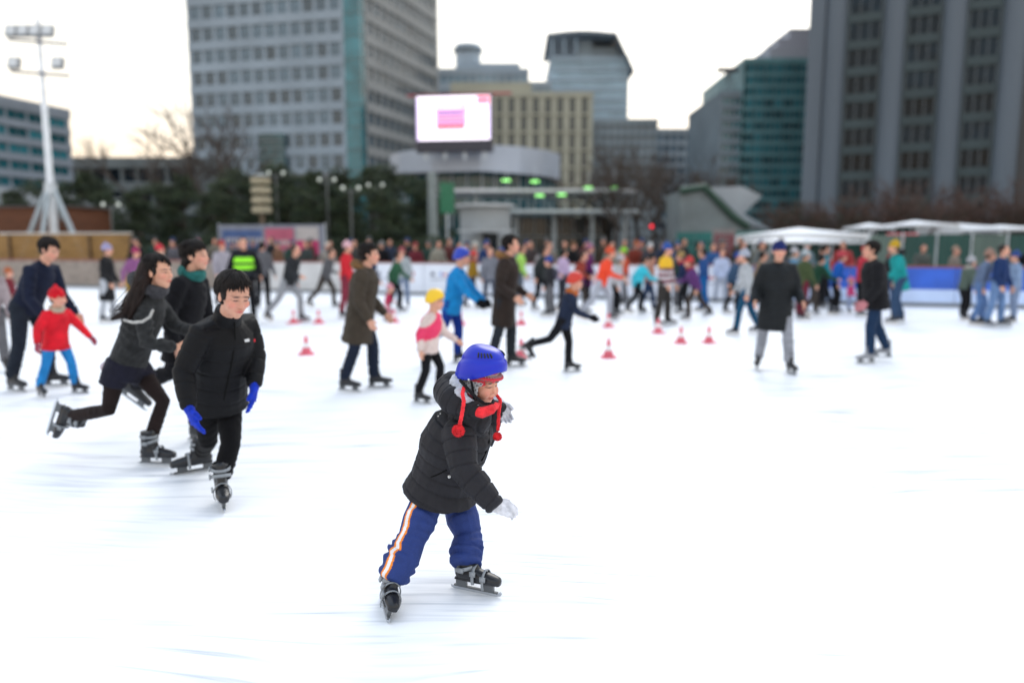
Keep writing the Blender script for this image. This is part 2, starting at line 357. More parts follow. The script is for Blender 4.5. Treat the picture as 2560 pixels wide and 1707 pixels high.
for bi, (s0, s1) in enumerate(bays):
    if bi == 0: m = MB(); m.box(s0 + .01, s1 - .01, .001, .9, 0, H8, M=M); m.build('corner_wall', colm, t); continue
    for r in range(21): m = MB(); m.box(s0 + .01, s1 - .01, .001, .3, r * fh8, r * fh8 + 1.3, M=M); m.build('spandrel', spm, t)
    for r in range(1, 20):
        m = MB(); z = r * fh8 + 1.36; m.box(s0 + .25, s1 - .25, .001, .06, z, z + 2.58, 0, M=M)
        for k in range(4): x = s0 + .32 + (s1 - s0 - .64) * k / 3; m.box(x - .05, x + .05, .061, .16, z, z + 2.58, 1, M=M)
        m.box(s0 + .02, s0 + .24, .001, .14, z, z + 2.58, 2, M=M); m.box(s1 - .24, s1 - .02, .001, .14, z, z + 2.58, 2, M=M)
        m.build('window', [glassD, frA, spm], t)
# simple blocks helper: box building facing camera
def block(name, label, px0, px1, ptop, Y, depth, wallm, glassm, rows, cols, band=.4, pier=.3, roof=None, slant=0, mull=0, proud=.3, z0=0, cat='building', nparts=100, parapet=.8):
    t = thing(name, label, cat)
    a, b = at(px0, ptop, Y), at(px1, ptop, Y + slant); H = at(px0, ptop, Y).z
    M, L_ = framem((a.x, a.y), (b.x, b.y))
    m = MB(); m.box(.02, L_ - .02, -depth, -.001, z0, H - .3, M=M); m.build('core', mat('core_dark'+name, (.07, .08, .09), .5), t)
    facade(t, (a.x, a.y), (b.x, b.y), z0, H - parapet, rows, cols, wallm, glassm, frA, band, pier, proud, budget=[nparts], mull=mull)
    m = MB(); m.box(-.1, L_ + .1, -depth - .1, proud + .05, H - parapet + .01, H, M=M); m.build('parapet', wallm, t)
    # side walls
    m = MB(); m.box(-.05, .01, -depth, .0, z0, H - parapet, M=M); m.box(L_ - .01, L_ + .05, -depth, .0, z0, H - parapet, M=M); m.build('side_wall', wallm, t)
    return t, M, L_, H
w_bg = mat('bluegrey_panel_hazed', (.36, .46, .54), .7, .1, .1); w_cream = mat('cream_panel', (.36, .365, .30), .8, .12, .2); w_far = mat('far_grey_hazed', (.36, .43, .49), .8, .1, .1)  # w_bg and w_far carry distance haze in their colour
# low glass building left
t, M, L_, H = block('glass_building', 'low wide building with teal glass bands at the left edge', -420, 160, 150, 62, 30, mat('band_bluegrey', (.20, .235, .28), .5, .1, .3), glassT, 5, 9, .42, .08, slant=22, z0=7.2, mull=1, proud=.2)
m = MB(); m.box(-1, L_ + 6, -28, 1.2, 5.6, 7.19, M=M); m.build('slab', mat('slab_pale', (.36, .39, .42), .6), t)
m = MB(); m.box(-1, L_ + 12, -28, 2.4, 4.2, 5.59, M=M); m.build('podium_fascia', mat('podium', (.12, .13, .13), .7), t)
m = MB(); m.box(0, L_ + 10, -28, .6, 0, 4.19, M=M)
m.build('podium_glass', glassD, t)
m = MB()
for k in range(14): m.box(k * 4.2, k * 4.2 + .35, .61, 1.0, 0, 4.18, M=M)
m.build('podium_columns', mat('podium_col', (.18, .20, .22), .7), t)
# far grey building with a round tank
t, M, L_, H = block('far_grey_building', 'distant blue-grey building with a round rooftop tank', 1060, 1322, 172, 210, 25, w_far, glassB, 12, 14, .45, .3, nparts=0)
m = MB(); c1 = at(1170, 130, 218); m.tube([(c1.x, c1.y, H - 1), (c1.x, c1.y, c1.z)], 3.6, 20); m.tube([(c1.x, c1.y, c1.z + .01), (c1.x, c1.y, c1.z + 1.6)], [4.4, 3.6], 20); m.build('roof_tank', w_far, t, True)
m = MB(); m.box(at(1150, 160, 212).x, at(1300, 160, 212).x, 212, 225, H + .01, H + 1.9); m.build('roof_plant', w_far, t)
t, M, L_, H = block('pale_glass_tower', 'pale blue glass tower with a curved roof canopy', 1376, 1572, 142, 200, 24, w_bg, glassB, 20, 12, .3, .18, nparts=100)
m = MB()
n_ = 14; x0_, x1_ = at(1366, 120, 199).x, at(1584, 120, 199).x
for k in range(n_):
    f0, f1 = k / n_, (k + 1) / n_
    def zc(f): return H + 4.2 - 9.0 * max(0, f - .78) ** 1.2 * 4 + .8 * math.sin(math.pi * min(1, f * 1.2)) if f < .78 else H + 4.8 - 9.5 * (f - .78) / .22
    xa, xb = x0_ + (x1_ - x0_) * f0, x0_ + (x1_ - x0_) * f1
    m.add([(xa, 197, zc(f0)), (xb, 197, zc(f1)), (xb, 224, zc(f1)), (xa, 224, zc(f0)), (xa, 197, zc(f0) + .7), (xb, 197, zc(f1) + .7), (xb, 224, zc(f1) + .7), (xa, 224, zc(f0) + .7)],
          [(0, 3, 2, 1), (4, 5, 6, 7), (0, 1, 5, 4), (2, 3, 7, 6), (0, 4, 7, 3), (1, 2, 6, 5)])
m.build('roof_canopy', mat('canopy_dark', (.20, .24, .28), .5), t)
m = MB(); m.box(at(1448, 120, 203).x, at(1480, 120, 203).x, 203, 215, H + .01, at(1450, 102, 203).z); m.box(at(1455, 120, 203).x, at(1560, 120, 203).x, 204, 216, H + .01, H + 3.4)
m.build('roof_plant', w_bg, t)
for k in range(3):
    m = MB(); x = x0_ + 1.5 + k * 3.0; m.tube([(x, 198, H), (x, 198, H + 3.9)], .25, 6); m.build('canopy_post', w_bg, t)
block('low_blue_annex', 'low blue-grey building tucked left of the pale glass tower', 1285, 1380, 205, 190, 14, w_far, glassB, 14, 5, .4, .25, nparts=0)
t, M, L_, H = block('cream_building', 'cream building with long vertical window strips behind the screen', 1228, 1482, 232, 150, 22, w_cream, mat('glass_olive', (.06, .075, .075), .2, .3, .3), 9, 8, .12, .5, nparts=100, mull=0, proud=.5)
m = MB(); a_, b_ = at(1130, 212, 152), at(1325, 212, 152); m.box(a_.x, b_.x, 152.3, 170, 0, a_.z, 0); m.box(a_.x - .3, b_.x + .3, 151.6, 152.3, a_.z - 1.7, a_.z + .3, 0)
for k in range(4): x = a_.x + 1.2 + k * 2.2; m.box(x, x + 1.2, 152.1, 152.29, 0, a_.z - 1.9, 1)
m.build('left_wing', [w_cream, glassA], t)
t, M, L_, H = block('dim_grey_block', 'grey block with many small windows right of the cream building', 1482, 1645, 298, 170, 20, mat('hazed_wall', (.25, .30, .335), .8, .15, .2), glassA, 13, 9, .45, .35, nparts=100)  # wall colour lightened, haze painted in
block('low_grey_block', 'lowest grey block between the bare trees and the teal tower', 1600, 1790, 322, 185, 20, mat('hazed_wall2', (.28, .33, .37), .8, .15, .2), glassA, 11, 10, .4, .3, nparts=100)  # this far wall is paler too, to stand in for haze
block('distant_roof_block', 'small pale roofline peeking above the grey blocks', 1700, 1860, 345, 230, 20, mat('hazed_wall3', (.27, .29, .30), .8, .15, .2), glassB, 10, 8, .4, .3, nparts=0)
t, M, L_, H = block('teal_glass_tower', 'teal glass tower with stepped top left of the column tower', 1862, 2040, 146, 140, 30, mat('teal_spandrel', (.11, .25, .28), .3, .2, .3, spec=.6), glassT, 17, 7, .25, .06, nparts=100, mull=1, proud=.12)
for k, (xa, pt) in enumerate(((1925, 120), (1945, 98), (1975, 72))):
    m = MB(); a_ = at(xa, pt, 142 + k * 2); m.box(a_.x, a_.x + 14, 142 + k * 2, 160, H + .01, a_.z); m.build('rooftop_step', mat('roof_lilac', (.34, .36, .42), .7), t)
t, M, L_, H = block('dark_side_wing', 'dark blue-grey wing standing left of the teal glass tower', 1802, 1861, 228, 141, 25, mat('wing_wall', (.17, .22, .26), .7, .15, .2), glassT, 14, 4, .45, .2, nparts=60)
m = MB(); q = at(1822, 180, 143); m.tube([(q.x, 143, H), (q.x, 143, q.z)], .12, 6); m.box(q.x - 2.2, q.x + 1.6, 142.7, 143.3, q.z - .1, q.z + .7)
for k in range(5): m.tube([(q.x - 1.6 + k * .8, 143, H), (q.x - .3 + k * .2, 143, q.z)], .07, 5)
m.build('rooftop_mast', mat('mast_dark', (.05, .05, .06), .6), t)

# glass fronted terraces far left, behind the pines
t, M, L_, H = block('terrace_building', 'low grey building with long terraces behind the pines at left', 150, 500, 395, 110, 16, mat('terrace_wall', (.13, .15, .155), .8, .2, .3), glassD, 4, 9, .4, .15, nparts=36, proud=.8)

# ------------------------------------------------------------------ screen building
t = thing('event_building', 'glass fronted building with a curved white metal drum roof below the screen', 'building')
pts = [(975, 70), (1000, 66), (1080, 63), (1200, 61.5), (1300, 63), (1360, 67), (1400, 73)]
P = [(at(px, 400, Y).x, Y) for px, Y in pts]
def ztop(i): return at(pts[i][0], [388, 380, 366, 360, 366, 374, 385][i], pts[i][1]).z
def zbot(i): return at(pts[i][0], [434, 432, 430, 427, 434, 440, 448][i], pts[i][1]).z
m = MB(); nl = 9
for i in range(len(P) - 1):
    for k in range(nl):
        za0 = zbot(i) + (ztop(i) - zbot(i)) * k / nl; za1 = zbot(i) + (ztop(i) - zbot(i)) * (k + 1) / nl - .03
        zb0 = zbot(i + 1) + (ztop(i + 1) - zbot(i + 1)) * k / nl; zb1 = zbot(i + 1) + (ztop(i + 1) - zbot(i + 1)) * (k + 1) / nl - .03
        x0, y0 = P[i]; x1, y1 = P[i + 1]
        m.add([(x0, y0, za0), (x1, y1, zb0), (x1, y1 + .3, zb0), (x0, y0 + .3, za0), (x0, y0, za1), (x1, y1, zb1), (x1, y1 + .3, zb1), (x0, y0 + .3, za1)],
              [(0, 3, 2, 1), (4, 5, 6, 7), (0, 1, 5, 4), (2, 3, 7, 6), (0, 4, 7, 3), (1, 2, 6, 5)])
m.build('drum_cladding', mat('drum_metal', (.42, .47, .55), .45, .06, .5, metal=.1), t)
m = MB(); m.prism([(x, y + .35) for x, y in P] + [(P[-1][0] - 1, 84), (P[0][0] + 1, 84)], min(zbot(i) for i in range(7)) + .2, min(ztop(i) for i in range(7)) - .1); m.build('drum_core', mat('drum_core', (.15, .16, .18), .7), t)
zg0, zg1 = at(1200, 468, 66).z, at(1200, 431, 66).z
m = MB(); Pg = [(x * .97, y + 2.2) for x, y in P]; m.prism(Pg + [(Pg[-1][0], 84), (Pg[0][0], 84)], 0, zg1); m.build('glass_wall', glassT, t)
m = MB()
for i in range(len(Pg) - 1):
    for k in range(3):
        x = Pg[i][0] + (Pg[i + 1][0] - Pg[i][0]) * k / 3; y = Pg[i][1] + (Pg[i + 1][1] - Pg[i][1]) * k / 3; m.box(x - .08, x + .08, y - .12, y - .01, 0, zg1 - .05)
m.build('mullions', mat('mullion_pale', (.30, .36, .40), .5), t)
# entrance canopy with truss
t = thing('entrance_canopy', 'flat white entrance canopy with a steel truss in front of the event building', 'canopy')
Yc = 55
a_, b_ = at(1085, 478, Yc), at(1590, 478, Yc)
z1, z0_ = at(1300, 472, Yc).z, at(1300, 489, Yc).z
m = MB(); m.box(a_.x, b_.x, Yc, Yc + 7, z1 - .22, z1); m.build('roof_slab', mat('canopy_white', (.62, .63, .65), .5), t)
m = MB(); zt, zb = z1 - .26, at(1300, 528, Yc).z; xs = at(1270, 500, Yc).x; xe = at(1565, 500, Yc).x; k = 0; x = xs
while x < xe - .8:
    m.tube([(x, Yc + .3, zt), (x + .6, Yc + .3, zb + .12)], .05, 5); m.tube([(x + .6, Yc + .3, zb + .12), (x + 1.2, Yc + .3, zt)], .05, 5); x += 1.2
m.tube([(xs, Yc + .3, zt), (x, Yc + .3, zt)], .07, 6); m.build('truss', mat('truss_grey', (.14, .17, .18), .5), t)
m = MB(); m.box(xs - .5, x + 1.2, Yc - .3, Yc + 5, zb - .12, zb + .1); m.build('lower_slab', mat('slab_light', (.50, .55, .57), .5), t)
for px in (1190, 1290, 1385, 1480, 1560):
    m = MB(); p = at(px, 600, Yc + 1); m.tube([(p.x, Yc + 1, 0), (p.x, Yc + 1, zb - .13 if px > 1250 else z1 - .23)], .17, 10); m.build('column', mat('col_light', (.34, .38, .40), .5), t)
gdoor = glassD
m = MB(); m.box(xs, x, Yc + 5.2, Yc + 5.4, 0, zb - .2, 0)
for k in range(9): xx = xs + (x - xs) * k / 8; m.box(xx - .05, xx + .05, Yc + 5.05, Yc + 5.19, 0, zb - .2, 1)
m.box(xs, x, Yc + 5.05, Yc + 5.19, 2.3, 2.42, 1); m.build('glazed_front', [mat('glass_entry', (.03, .05, .06), .15, .4, .5), mat('mullion_pale', (.3, .36, .4))], t)
# grey kiosk with curved roof left of it
t = thing('grey_kiosk', 'rounded grey kiosk with flat pale roof left of the entrance canopy', 'kiosk')
a_, b_ = at(1140, 600, 50), at(1282, 600, 50); cx_ = (a_.x + b_.x) / 2; rx = (b_.x - a_.x) / 2
def ell(r1, r2, z0, z1, m, mi=0): m.prism([(cx_ + r1 * math.cos(2 * math.pi * k / 28), 52 + r2 * math.sin(2 * math.pi * k / 28)) for k in range(28)], z0, z1, mi)
zt = at(1200, 508, 50).z
m = MB(); ell(rx * .92, 1.8, 0, zt - .2, m); m.build('wall', mat('kiosk_wall', (.36, .38, .39), .6, .1, .5), t)
m = MB(); ell(rx * 1.08, 2.2, zt - .19, zt, m); m.build('roof', mat('kiosk_roof', (.55, .57, .58), .5), t)
m = MB(); m.box(cx_ - .1, cx_ + .9, 50.0, 50.3, 1.0, 2.4); m.build('window', glassD, t)
m = MB(); m.box(cx_ - 1.8, cx_ + 2, 49.6, 50.15, 2.5, 2.6); m.build('awning', mat('kiosk_roof', (.5, .5, .5)), t)
# LED screen
t = thing('video_screen', 'large lit white and pink video screen above the curved drum roof', 'screen')
Ys = 60.5
s0, s1 = at(1043, 352, Ys), at(1226, 243, Ys)
Ms, Ls = framem((s0.x, Ys), (s1.x, Ys - .8)); hh = s1.z - s0.z
m = MB(); m.box(-.12, Ls + .12, -.9, -.01, s0.z - .9, s1.z + .12, M=Ms); m.build('housing', mat('housing_black', (.03, .03, .045), .5), t)
scr = [glow('screen_white', (.95, .86, 1), 1.0), glow('screen_pink', (.90, .22, .32), .75), glow('screen_purple', (.22, .13, .42), .7), glow('screen_red', (.95, .10, .13), .8), glow('screen_lilac', (.70, .58, .90), .7), glow('screen_rose', (.72, .36, .58), .72)]
def sr(x0, x1, y0, y1, mi, o): m.box(x0 * Ls, x1 * Ls, -.009 + o, .02 + o, s0.z + y0 * hh, s0.z + y1 * hh, mi, M=Ms)
m = MB(); sr(0, 1, 0, 1, 0, 0); m.build('lit_panel', scr, t)
m = MB(); sr(0.0, .03, 0, .95, 4, .015); sr(.28, .80, .80, .83, 1, .015); sr(.82, .99, .80, .985, 1, .015); sr(.97, .995, .05, .78, 4, .015)
for k in range(5): sr(.29, .66 - .02 * (k % 3), .385 + k * .085, .385 + k * .085 + .042, [2, 1, 2, 2, 0][k], .02)
sr(.26, .68, .34, .80, 5, .006); sr(.27, .66, .24, .345, 3, .015); sr(.70, .97, .70, .73, 2, .015); sr(.05, .16, .13, .17, 4, .015)
m.build('picture', scr, t)
m = MB()
for k in range(4): x = Ls * (.1 + .27 * k); m.box(x - .1, x + .1, -.7, -.3, at(1200, 372, 62).z - 1, s0.z - .9, M=Ms)
m.build('supports', pole_m, t)
m = MB(); m.box(-.9, Ls + 1.6, -.6, -.45, s1.z + .13, s1.z + .28, M=Ms); m.build('red_strip', mat('strip_red', (.35, .03, .05), .5), t)
# green and red lamps
for i, (px, py, c_, lab) in enumerate(((1265, 451, 'g', 'left of the two green lamps under the drum roof'), (1337, 454, 'g', 'right of the two green lamps under the drum roof'), (1349, 489, 'g', 'left green lamp just below the white canopy edge'), (1404, 487, 'g', 'right green lamp just below the white canopy edge'), (1472, 470, 'g', 'small green lamp on top of the canopy right half'), (1537, 469, 'g', 'rightmost small green lamp above the canopy end'))):
    t = thing('green_lamp', lab, 'lamp', at(px, py, 54), group='green lamps near the canopy')
    m = MB(); m.box(-.34, .34, -.05, .06, .05, .11); m.build('housing', mat('housing_black', (.03, .03, .045)), t)
    m = MB(); m.box(-.3, .3, -.07, .05, -.05, .045); m.build('bulb', glow('green_glow', (.35, 1, .25), 1.6), t)
    m = MB(); m.tube([(0, .03, .1), (0, .03, 1.2 if py < 480 else .22)], .02, 5); m.build('rod', pole_m, t)
# ------------------------------------------------------------------ trees
bark = mat('bark', (.055, .042, .034), .9, .3, 2, .5, 12, stretch=(1, 1, .3)); bark_r = mat('bark_reddish', (.075, .042, .032), .9, .3, 2, .4, 12)
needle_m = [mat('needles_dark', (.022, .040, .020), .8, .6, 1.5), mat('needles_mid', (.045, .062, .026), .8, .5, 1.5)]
def bare_tree_mesh(seed, h, spread, levels=5, twig=2):
    r = random.Random(seed); trunk = MB(); br = MB()
    def grow(p, d, L_, rad, lv, mb):
        n = 3 if lv < 4 else 2; pts = [p]; q = p.copy(); dd = d.copy()
        for i in range(n):
            dd = (dd + V((r.uniform(-1, 1), r.uniform(-1, 1), r.uniform(-.4, .8))) * (.16 if lv else .06)).normalized(); q = q + dd * L_ / n; pts.append(q.copy())
        mb.tube(pts, [rad * (1 - .45 * i / n) for i in range(n + 1)], 7 if lv < 2 else (4 if lv < 3 else 3), 0, False)
        if lv >= levels: return
        for k in range(3 if lv < 4 else twig + r.randint(0, 1)):
            ax = V((r.uniform(-1, 1), r.uniform(-1, 1), 0)).normalized(); a = r.uniform(.35, .85) * spread
            nd = (dd * math.cos(a) + (ax - dd * ax.dot(dd)).normalized() * math.sin(a) + V((0, 0, .12))).normalized()
            s = pts[r.choice([-2, -1])] if lv else pts[3] if k else pts[2]
            grow(s, nd, L_ * r.uniform(.62, .84), max(rad * .6, .012), lv + 1, br)
    grow(V((0, 0, 0)), V((0, 0, 1)), h * .26, h * .019, 0, trunk)
    return trunk, br
def make_bare(name, seed, h, spread, bk, label, loc, group, cache={}, s=1, levels=5, twig=3):
    key = (seed, h, spread, bk.name, levels)
    t = thing(name, label, 'tree', loc, random.Random(loc[0]).uniform(0, 6), group); t.scale = (s, s, s)
    if key not in cache:
        tr, br = bare_tree_mesh(seed, h, spread, levels, twig)
        a = tr.build('trunk', bk, t, True); b = br.build('branches', bk, t); cache[key] = (a.data, b.data)
    else:
        for nm, me in zip(('trunk', 'branches'), cache[key]): o = bpy.data.objects.new(nm, me); C.objects.link(o); o.parent = t
    return t
def pine_mesh(seed, h, w):
    r = random.Random(seed); tr = MB(); p = V((0, 0, 0)); pts = [p]
    lean = V((r.uniform(-.12, .12), r.uniform(-.1, .1), 1))
    for i in range(6): p = p + (lean + V((r.uniform(-.1, .1), r.uniform(-.1, .1), 0))) * h / 6.3; pts.append(p.copy())
    tr.tube(pts, [h * .022 * (1 - .12 * i) for i in range(7)], 8)
    v, f, mi = [], [], []; rs = np.random.RandomState(seed)
    pads = []
    for k in range(34):
        z = .22 + .78 * (k / 34) ** .9; c = pts[min(6, int(z * 6))]; rad = w * (1.05 - .75 * z) ** .8; a = r.uniform(0, 6.28); q = r.uniform(.25, 1) * rad
        pads.append((V((c.x + math.cos(a) * q, c.y + math.sin(a) * q, z * h * .97 + r.uniform(-.15, .15))), r.uniform(.22, .42) * w))
        tr.tube([c, pads[-1][0]], [h * .006, h * .002], 4)
    for c, s in pads:
        n = 200
        for i in range(n):
            d = rs.normal(size=3); d /= np.linalg.norm(d); rr = rs.uniform(.45, 1.08)
            p = V((c.x + d[0] * s * rr, c.y + d[1] * s * rr, c.z + d[2] * s * .42 * rr))
            u = V(rs.normal(size=3) + np.array([d[0], d[1], .6])).normalized(); w_ = u.cross(V(rs.normal(size=3))).normalized()
            l_ = rs.uniform(.10, .2); b_ = rs.uniform(.02, .045); k = len(v)
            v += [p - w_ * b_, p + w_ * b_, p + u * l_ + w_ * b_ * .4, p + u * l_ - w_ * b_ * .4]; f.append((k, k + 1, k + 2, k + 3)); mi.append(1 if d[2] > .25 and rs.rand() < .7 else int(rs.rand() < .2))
    cr = MB(); cr.v = v; cr.f = f; cr.mi = mi
    return tr, cr
pc = {}
def make_pine(seed, s, label, loc):
    t = thing('pine_tree', label, 'tree', loc, random.Random(int(loc[0] * 10)).uniform(0, 6), 'evergreens behind the rink'); t.scale = (s, s, s)
    if seed not in pc:
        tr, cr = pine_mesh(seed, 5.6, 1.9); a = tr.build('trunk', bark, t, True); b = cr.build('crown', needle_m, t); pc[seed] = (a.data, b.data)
    else:
        for nm, me in zip(('trunk', 'crown'), pc[seed]): o = bpy.data.objects.new(nm, me); C.objects.link(o); o.parent = t
pines = [(185, 430, 41), (250, 455, 46), (325, 470, 40), (400, 462, 47), (455, 440, 43), (520, 452, 39), (590, 430, 46), (675, 415, 42), (745, 438, 48), (800, 425, 41), (865, 428, 45), (930, 415, 40), (985, 420, 46), (1035, 446, 41), (1085, 490, 44), (30, 470, 44), (110, 455, 47), (720, 470, 37), (560, 480, 36), (880, 470, 36), (980, 470, 35), (640, 485, 38), (800, 480, 36)]
ordn = ['first', 'second', 'third', 'fourth', 'fifth', 'sixth', 'seventh', 'eighth', 'ninth', 'tenth', 'eleventh', 'twelfth', 'thirteenth', 'fourteenth', 'fifteenth', 'sixteenth', 'seventeenth', 'eighteenth', 'nineteenth', 'twentieth', 'twenty-first', 'twenty-second', 'twenty-third']
for i, (px, pt, Y) in enumerate(sorted(pines)):
    top = at(px, pt, Y); make_pine(i % 4 + 11, top.z / 5.6, 'dark green pine behind the rink, %s from the left' % ordn[i], (top.x, Y, 0))
# clipped hedge mass below the pines
hd = MB(); rs = np.random.RandomState(5); hv, hf = [], []
A_, B_ = at(330, 600, 34), at(1120, 600, 33)
for i in range(16000):
    f_ = rs.rand(); x = A_.x + (B_.x - A_.x) * f_; y = 34 + rs.uniform(-.6, .6); z = rs.uniform(0, 1) ** .7 * (1.75 + .18 * math.sin(x * 1.3) + .1 * math.sin(x * 3.1))
    u = V(rs.normal(size=3)).normalized(); w_ = u.cross(V(rs.normal(size=3))).normalized(); p = V((x, y, z)); k = len(hv)
    hv += [p, p + u * .10, p + u * .06 + w_ * .07]; hf.append((k, k + 1, k + 2))
hd.v, hd.f = hv, hf; hd.mi = [int(q) for q in rs.rand(len(hf)) < .35]
tag(hd.build('hedge', needle_m), 'long low evergreen hedge standing in front of the pines', 'hedge')
for i, (px, pt, Y, sd_, lab) in enumerate(((505, 205, 62, 3, 'tall bare tree overlapping the left edge of the office tower'), (415, 262, 66, 4, 'thin bare tree against the sky left of the office tower'), (330, 330, 60, 5, 'small bare tree above the pines nearest the glass building'), (560, 300, 70, 3, 'bare tree in front of the lower floors of the office tower'))):
    top = at(px, pt, Y); make_bare('bare_tree', sd_, 9, 1.0, bark, lab, (top.x, Y, 0), 'bare trees by the tower', s=top.z / 7.6)
for i, (px, pt, Y, sd_, lab) in enumerate(((1545, 335, 52, 6, 'broad bare tree between the entrance canopy and the grey blocks, leftmost'), (1605, 315, 58, 7, 'tallest bare tree in front of the dim grey block'), (1665, 355, 50, 8, 'bare tree right of the canopy end'), (1720, 335, 60, 6, 'bare tree in front of the lowest grey block'), (1800, 360, 55, 7, 'bare tree at the foot of the dark side wing'), (1480, 400, 56, 8, 'small bare tree directly above the white canopy'), (1570, 330, 64, 8, 'bare tree behind the broad one near the canopy end'), (1640, 330, 66, 6, 'far bare tree between the two tallest bare trees'), (1695, 345, 64, 7, 'bare tree behind the pale slide, before the grey blocks'), (1520, 370, 60, 7, 'bare tree at the right end of the white canopy'))):
    top = at(px, pt, Y); make_bare('bare_tree', sd_, 9, 1.1, bark, lab, (top.x, Y, 0), 'bare trees in the middle', s=top.z / 7.6)
for i, (px, pt, Y) in enumerate(((2110, 445, 46), (2165, 425, 42), (2225, 430, 48), (2290, 440, 40), (2345, 425, 45), (2405, 420, 41), (2465, 445, 47), (2520, 430, 42), (2580, 440, 45), (2050, 470, 50), (1985, 500, 52), (1930, 470, 56))):
    top = at(px, pt, Y); make_bare('bare_tree', 21 + i % 3, 6, 1.25, bark_r, 'low reddish bare tree behind the tents, %s from the right' % ordn[11 - i if i < 9 else [0, 1, 2][i - 9]] if False else 'low reddish bare tree before the column tower, number %d counted rightwards by trunk' % 0, (top.x, Y, 0), 'reddish bare trees at right', s=top.z / 5.1, levels=6, twig=2)
reds = sorted([o for o in C.objects if o.get('group') == 'reddish bare trees at right'], key=lambda o: o.location.x / o.location.y)
for i, o in enumerate(reds): o['label'] = 'low reddish bare tree before the column tower, %s from the left' % ordn[i]

hv, hf = [], []; A_, B_ = at(1940, 600, 43), at(2680, 600, 41)
for i in range(26000):
    f_ = rs.rand(); x = A_.x + (B_.x - A_.x) * f_; y = A_.y + (B_.y - A_.y) * f_ + rs.uniform(-1.2, 1.2); z = rs.uniform(0, 1) ** .8 * (3.3 + .35 * math.sin(x * .9) + .3 * math.sin(x * 2.3 + 1) + .2 * math.sin(x * 5.1))
    u = (V(rs.normal(size=3)) + V((0, 0, 1.2))).normalized(); w_ = u.cross(V(rs.normal(size=3))).normalized(); p = V((x, y, z)); k = len(hv)
    hv += [p - w_ * .02, p + w_ * .02, p + u * .42]; hf.append((k, k + 1, k + 2))
hd = MB(); hd.v, hd.f = hv, hf; hd.mi = [int(q) for q in rs.rand(len(hf)) < .25]
tag(hd.build('shrub_hedge', [bark_r, needle_m[0]]), 'tall reddish brown leafless hedge behind the white tents at right', 'hedge')

# ------------------------------------------------------------------ lamps, lantern tower, banner, posts, signs
globe = glow('lamp_globe', (.6, .65, .58), .25)
for i, (px, py, Y, lab) in enumerate(((728, 446, 39, 'twin globe park lamp beside the beige lantern tower'), (848, 462, 38, 'park lamp with pale globes left of centre among pines'), (905, 482, 36, 'lower park lamp with pale globes in the pine row'), (960, 474, 40, 'park lamp with pale globes nearest the grey pole'), (345, 520, 37, 'park lamp with pale globes behind the floodlight tower'))):
    p = at(px, py, Y); t = thing('park_lamp', lab, 'street lamp', (p.x, Y - 2.5, 0), group='park lamps')
    m = MB(); m.tube([(0, 0, 0), (0, 0, p.z)], .05, 8); m.tube([(-.35, 0, p.z - .12), (.35, 0, p.z - .12)], .03, 6); m.build('post', mat('lamp_post_dark', (.09, .10, .10), .5), t)
    for sx in (-.35, .35): m = MB(); m.ball((sx, 0, p.z + .03), .09, 12); m.build('globe', globe, t, True)
p = at(655, 535, 33); t = thing('lantern_tower', 'beige stacked lantern tower among the pines', 'lantern', (p.x, 33, 0))
zt = at(655, 440, 33).z; m = MB(); m.tube([(0, 0, 0), (0, 0, zt)], .12, 8); m.build('post', mat('post_brown', (.12, .09, .06)), t)
for k in range(4):
    z = zt - .38 - k * .42; m = MB(); m.tube([(0, 0, z), (0, 0, z + .06), (0, 0, z + .28), (0, 0, z + .34)], [.28, .42, .42, .25], 10); m.build('lantern', mat('lantern_beige', (.36, .32, .22), .6), t)
m = MB(); m.tube([(0, 0, zt - .02), (0, 0, zt + .08)], [.5, .1], 12); m.build('cap', mat('lantern_cap', (.4, .42, .4), .5), t)
# event banner left of centre
t = thing('event_banner', 'long blue, grey and pink event banner hung behind the left skaters', 'banner')
a_, b_ = at(548, 630, 31.8), at(812, 630, 31); M, L_ = framem((a_.x, a_.y), (b_.x, b_.y)); z0, z1 = 1.18, at(680, 562, 31.5).z
bm = [mat('ban_grey', (.20, .22, .28), .6), mat('ban_blue', (.05, .10, .26), .6), mat('ban_pink', (.45, .10, .17), .6), mat('ban_pale', (.45, .42, .42), .6), mat('ban_magenta', (.50, .03, .14), .6)]
m = MB(); m.box(0, L_, 0, .03, z0, z1, 0, M); m.build('sheet', bm, t)
m = MB(); rr = random.Random(4)
m.box(.2, L_ * .42, .031, .036, z0 + .35, z1 - .22, 1, M); m.box(L_ * .45, L_ * .72, .031, .036, z0 + .2, z1 - .15, 2, M)
for k in range(10): x = .35 + k * .18; m.box(x, x + .12, .037, .041, z0 + .5, z0 + .72, 3, M)
for k in range(6): x = L_ * .47 + k * .2; m.box(x, x + .14, .037, .041, z0 + .42, z0 + .62, 3, M)
m.box(L_ * .74, L_ * .95, .031, .036, z0 + .02, z0 + .6, 4, M); m.box(L_ * .74, L_ * .95, .031, .036, z0 + .62, z1 - .1, 3, M); m.build('print', bm, t)
m = MB()
for x in (0, L_ / 2, L_): m.tube([M @ V((x, -.06, 0)), M @ V((x, -.06, z1 + .05))], .04, 6)
m.build('poles', pole_m, t)
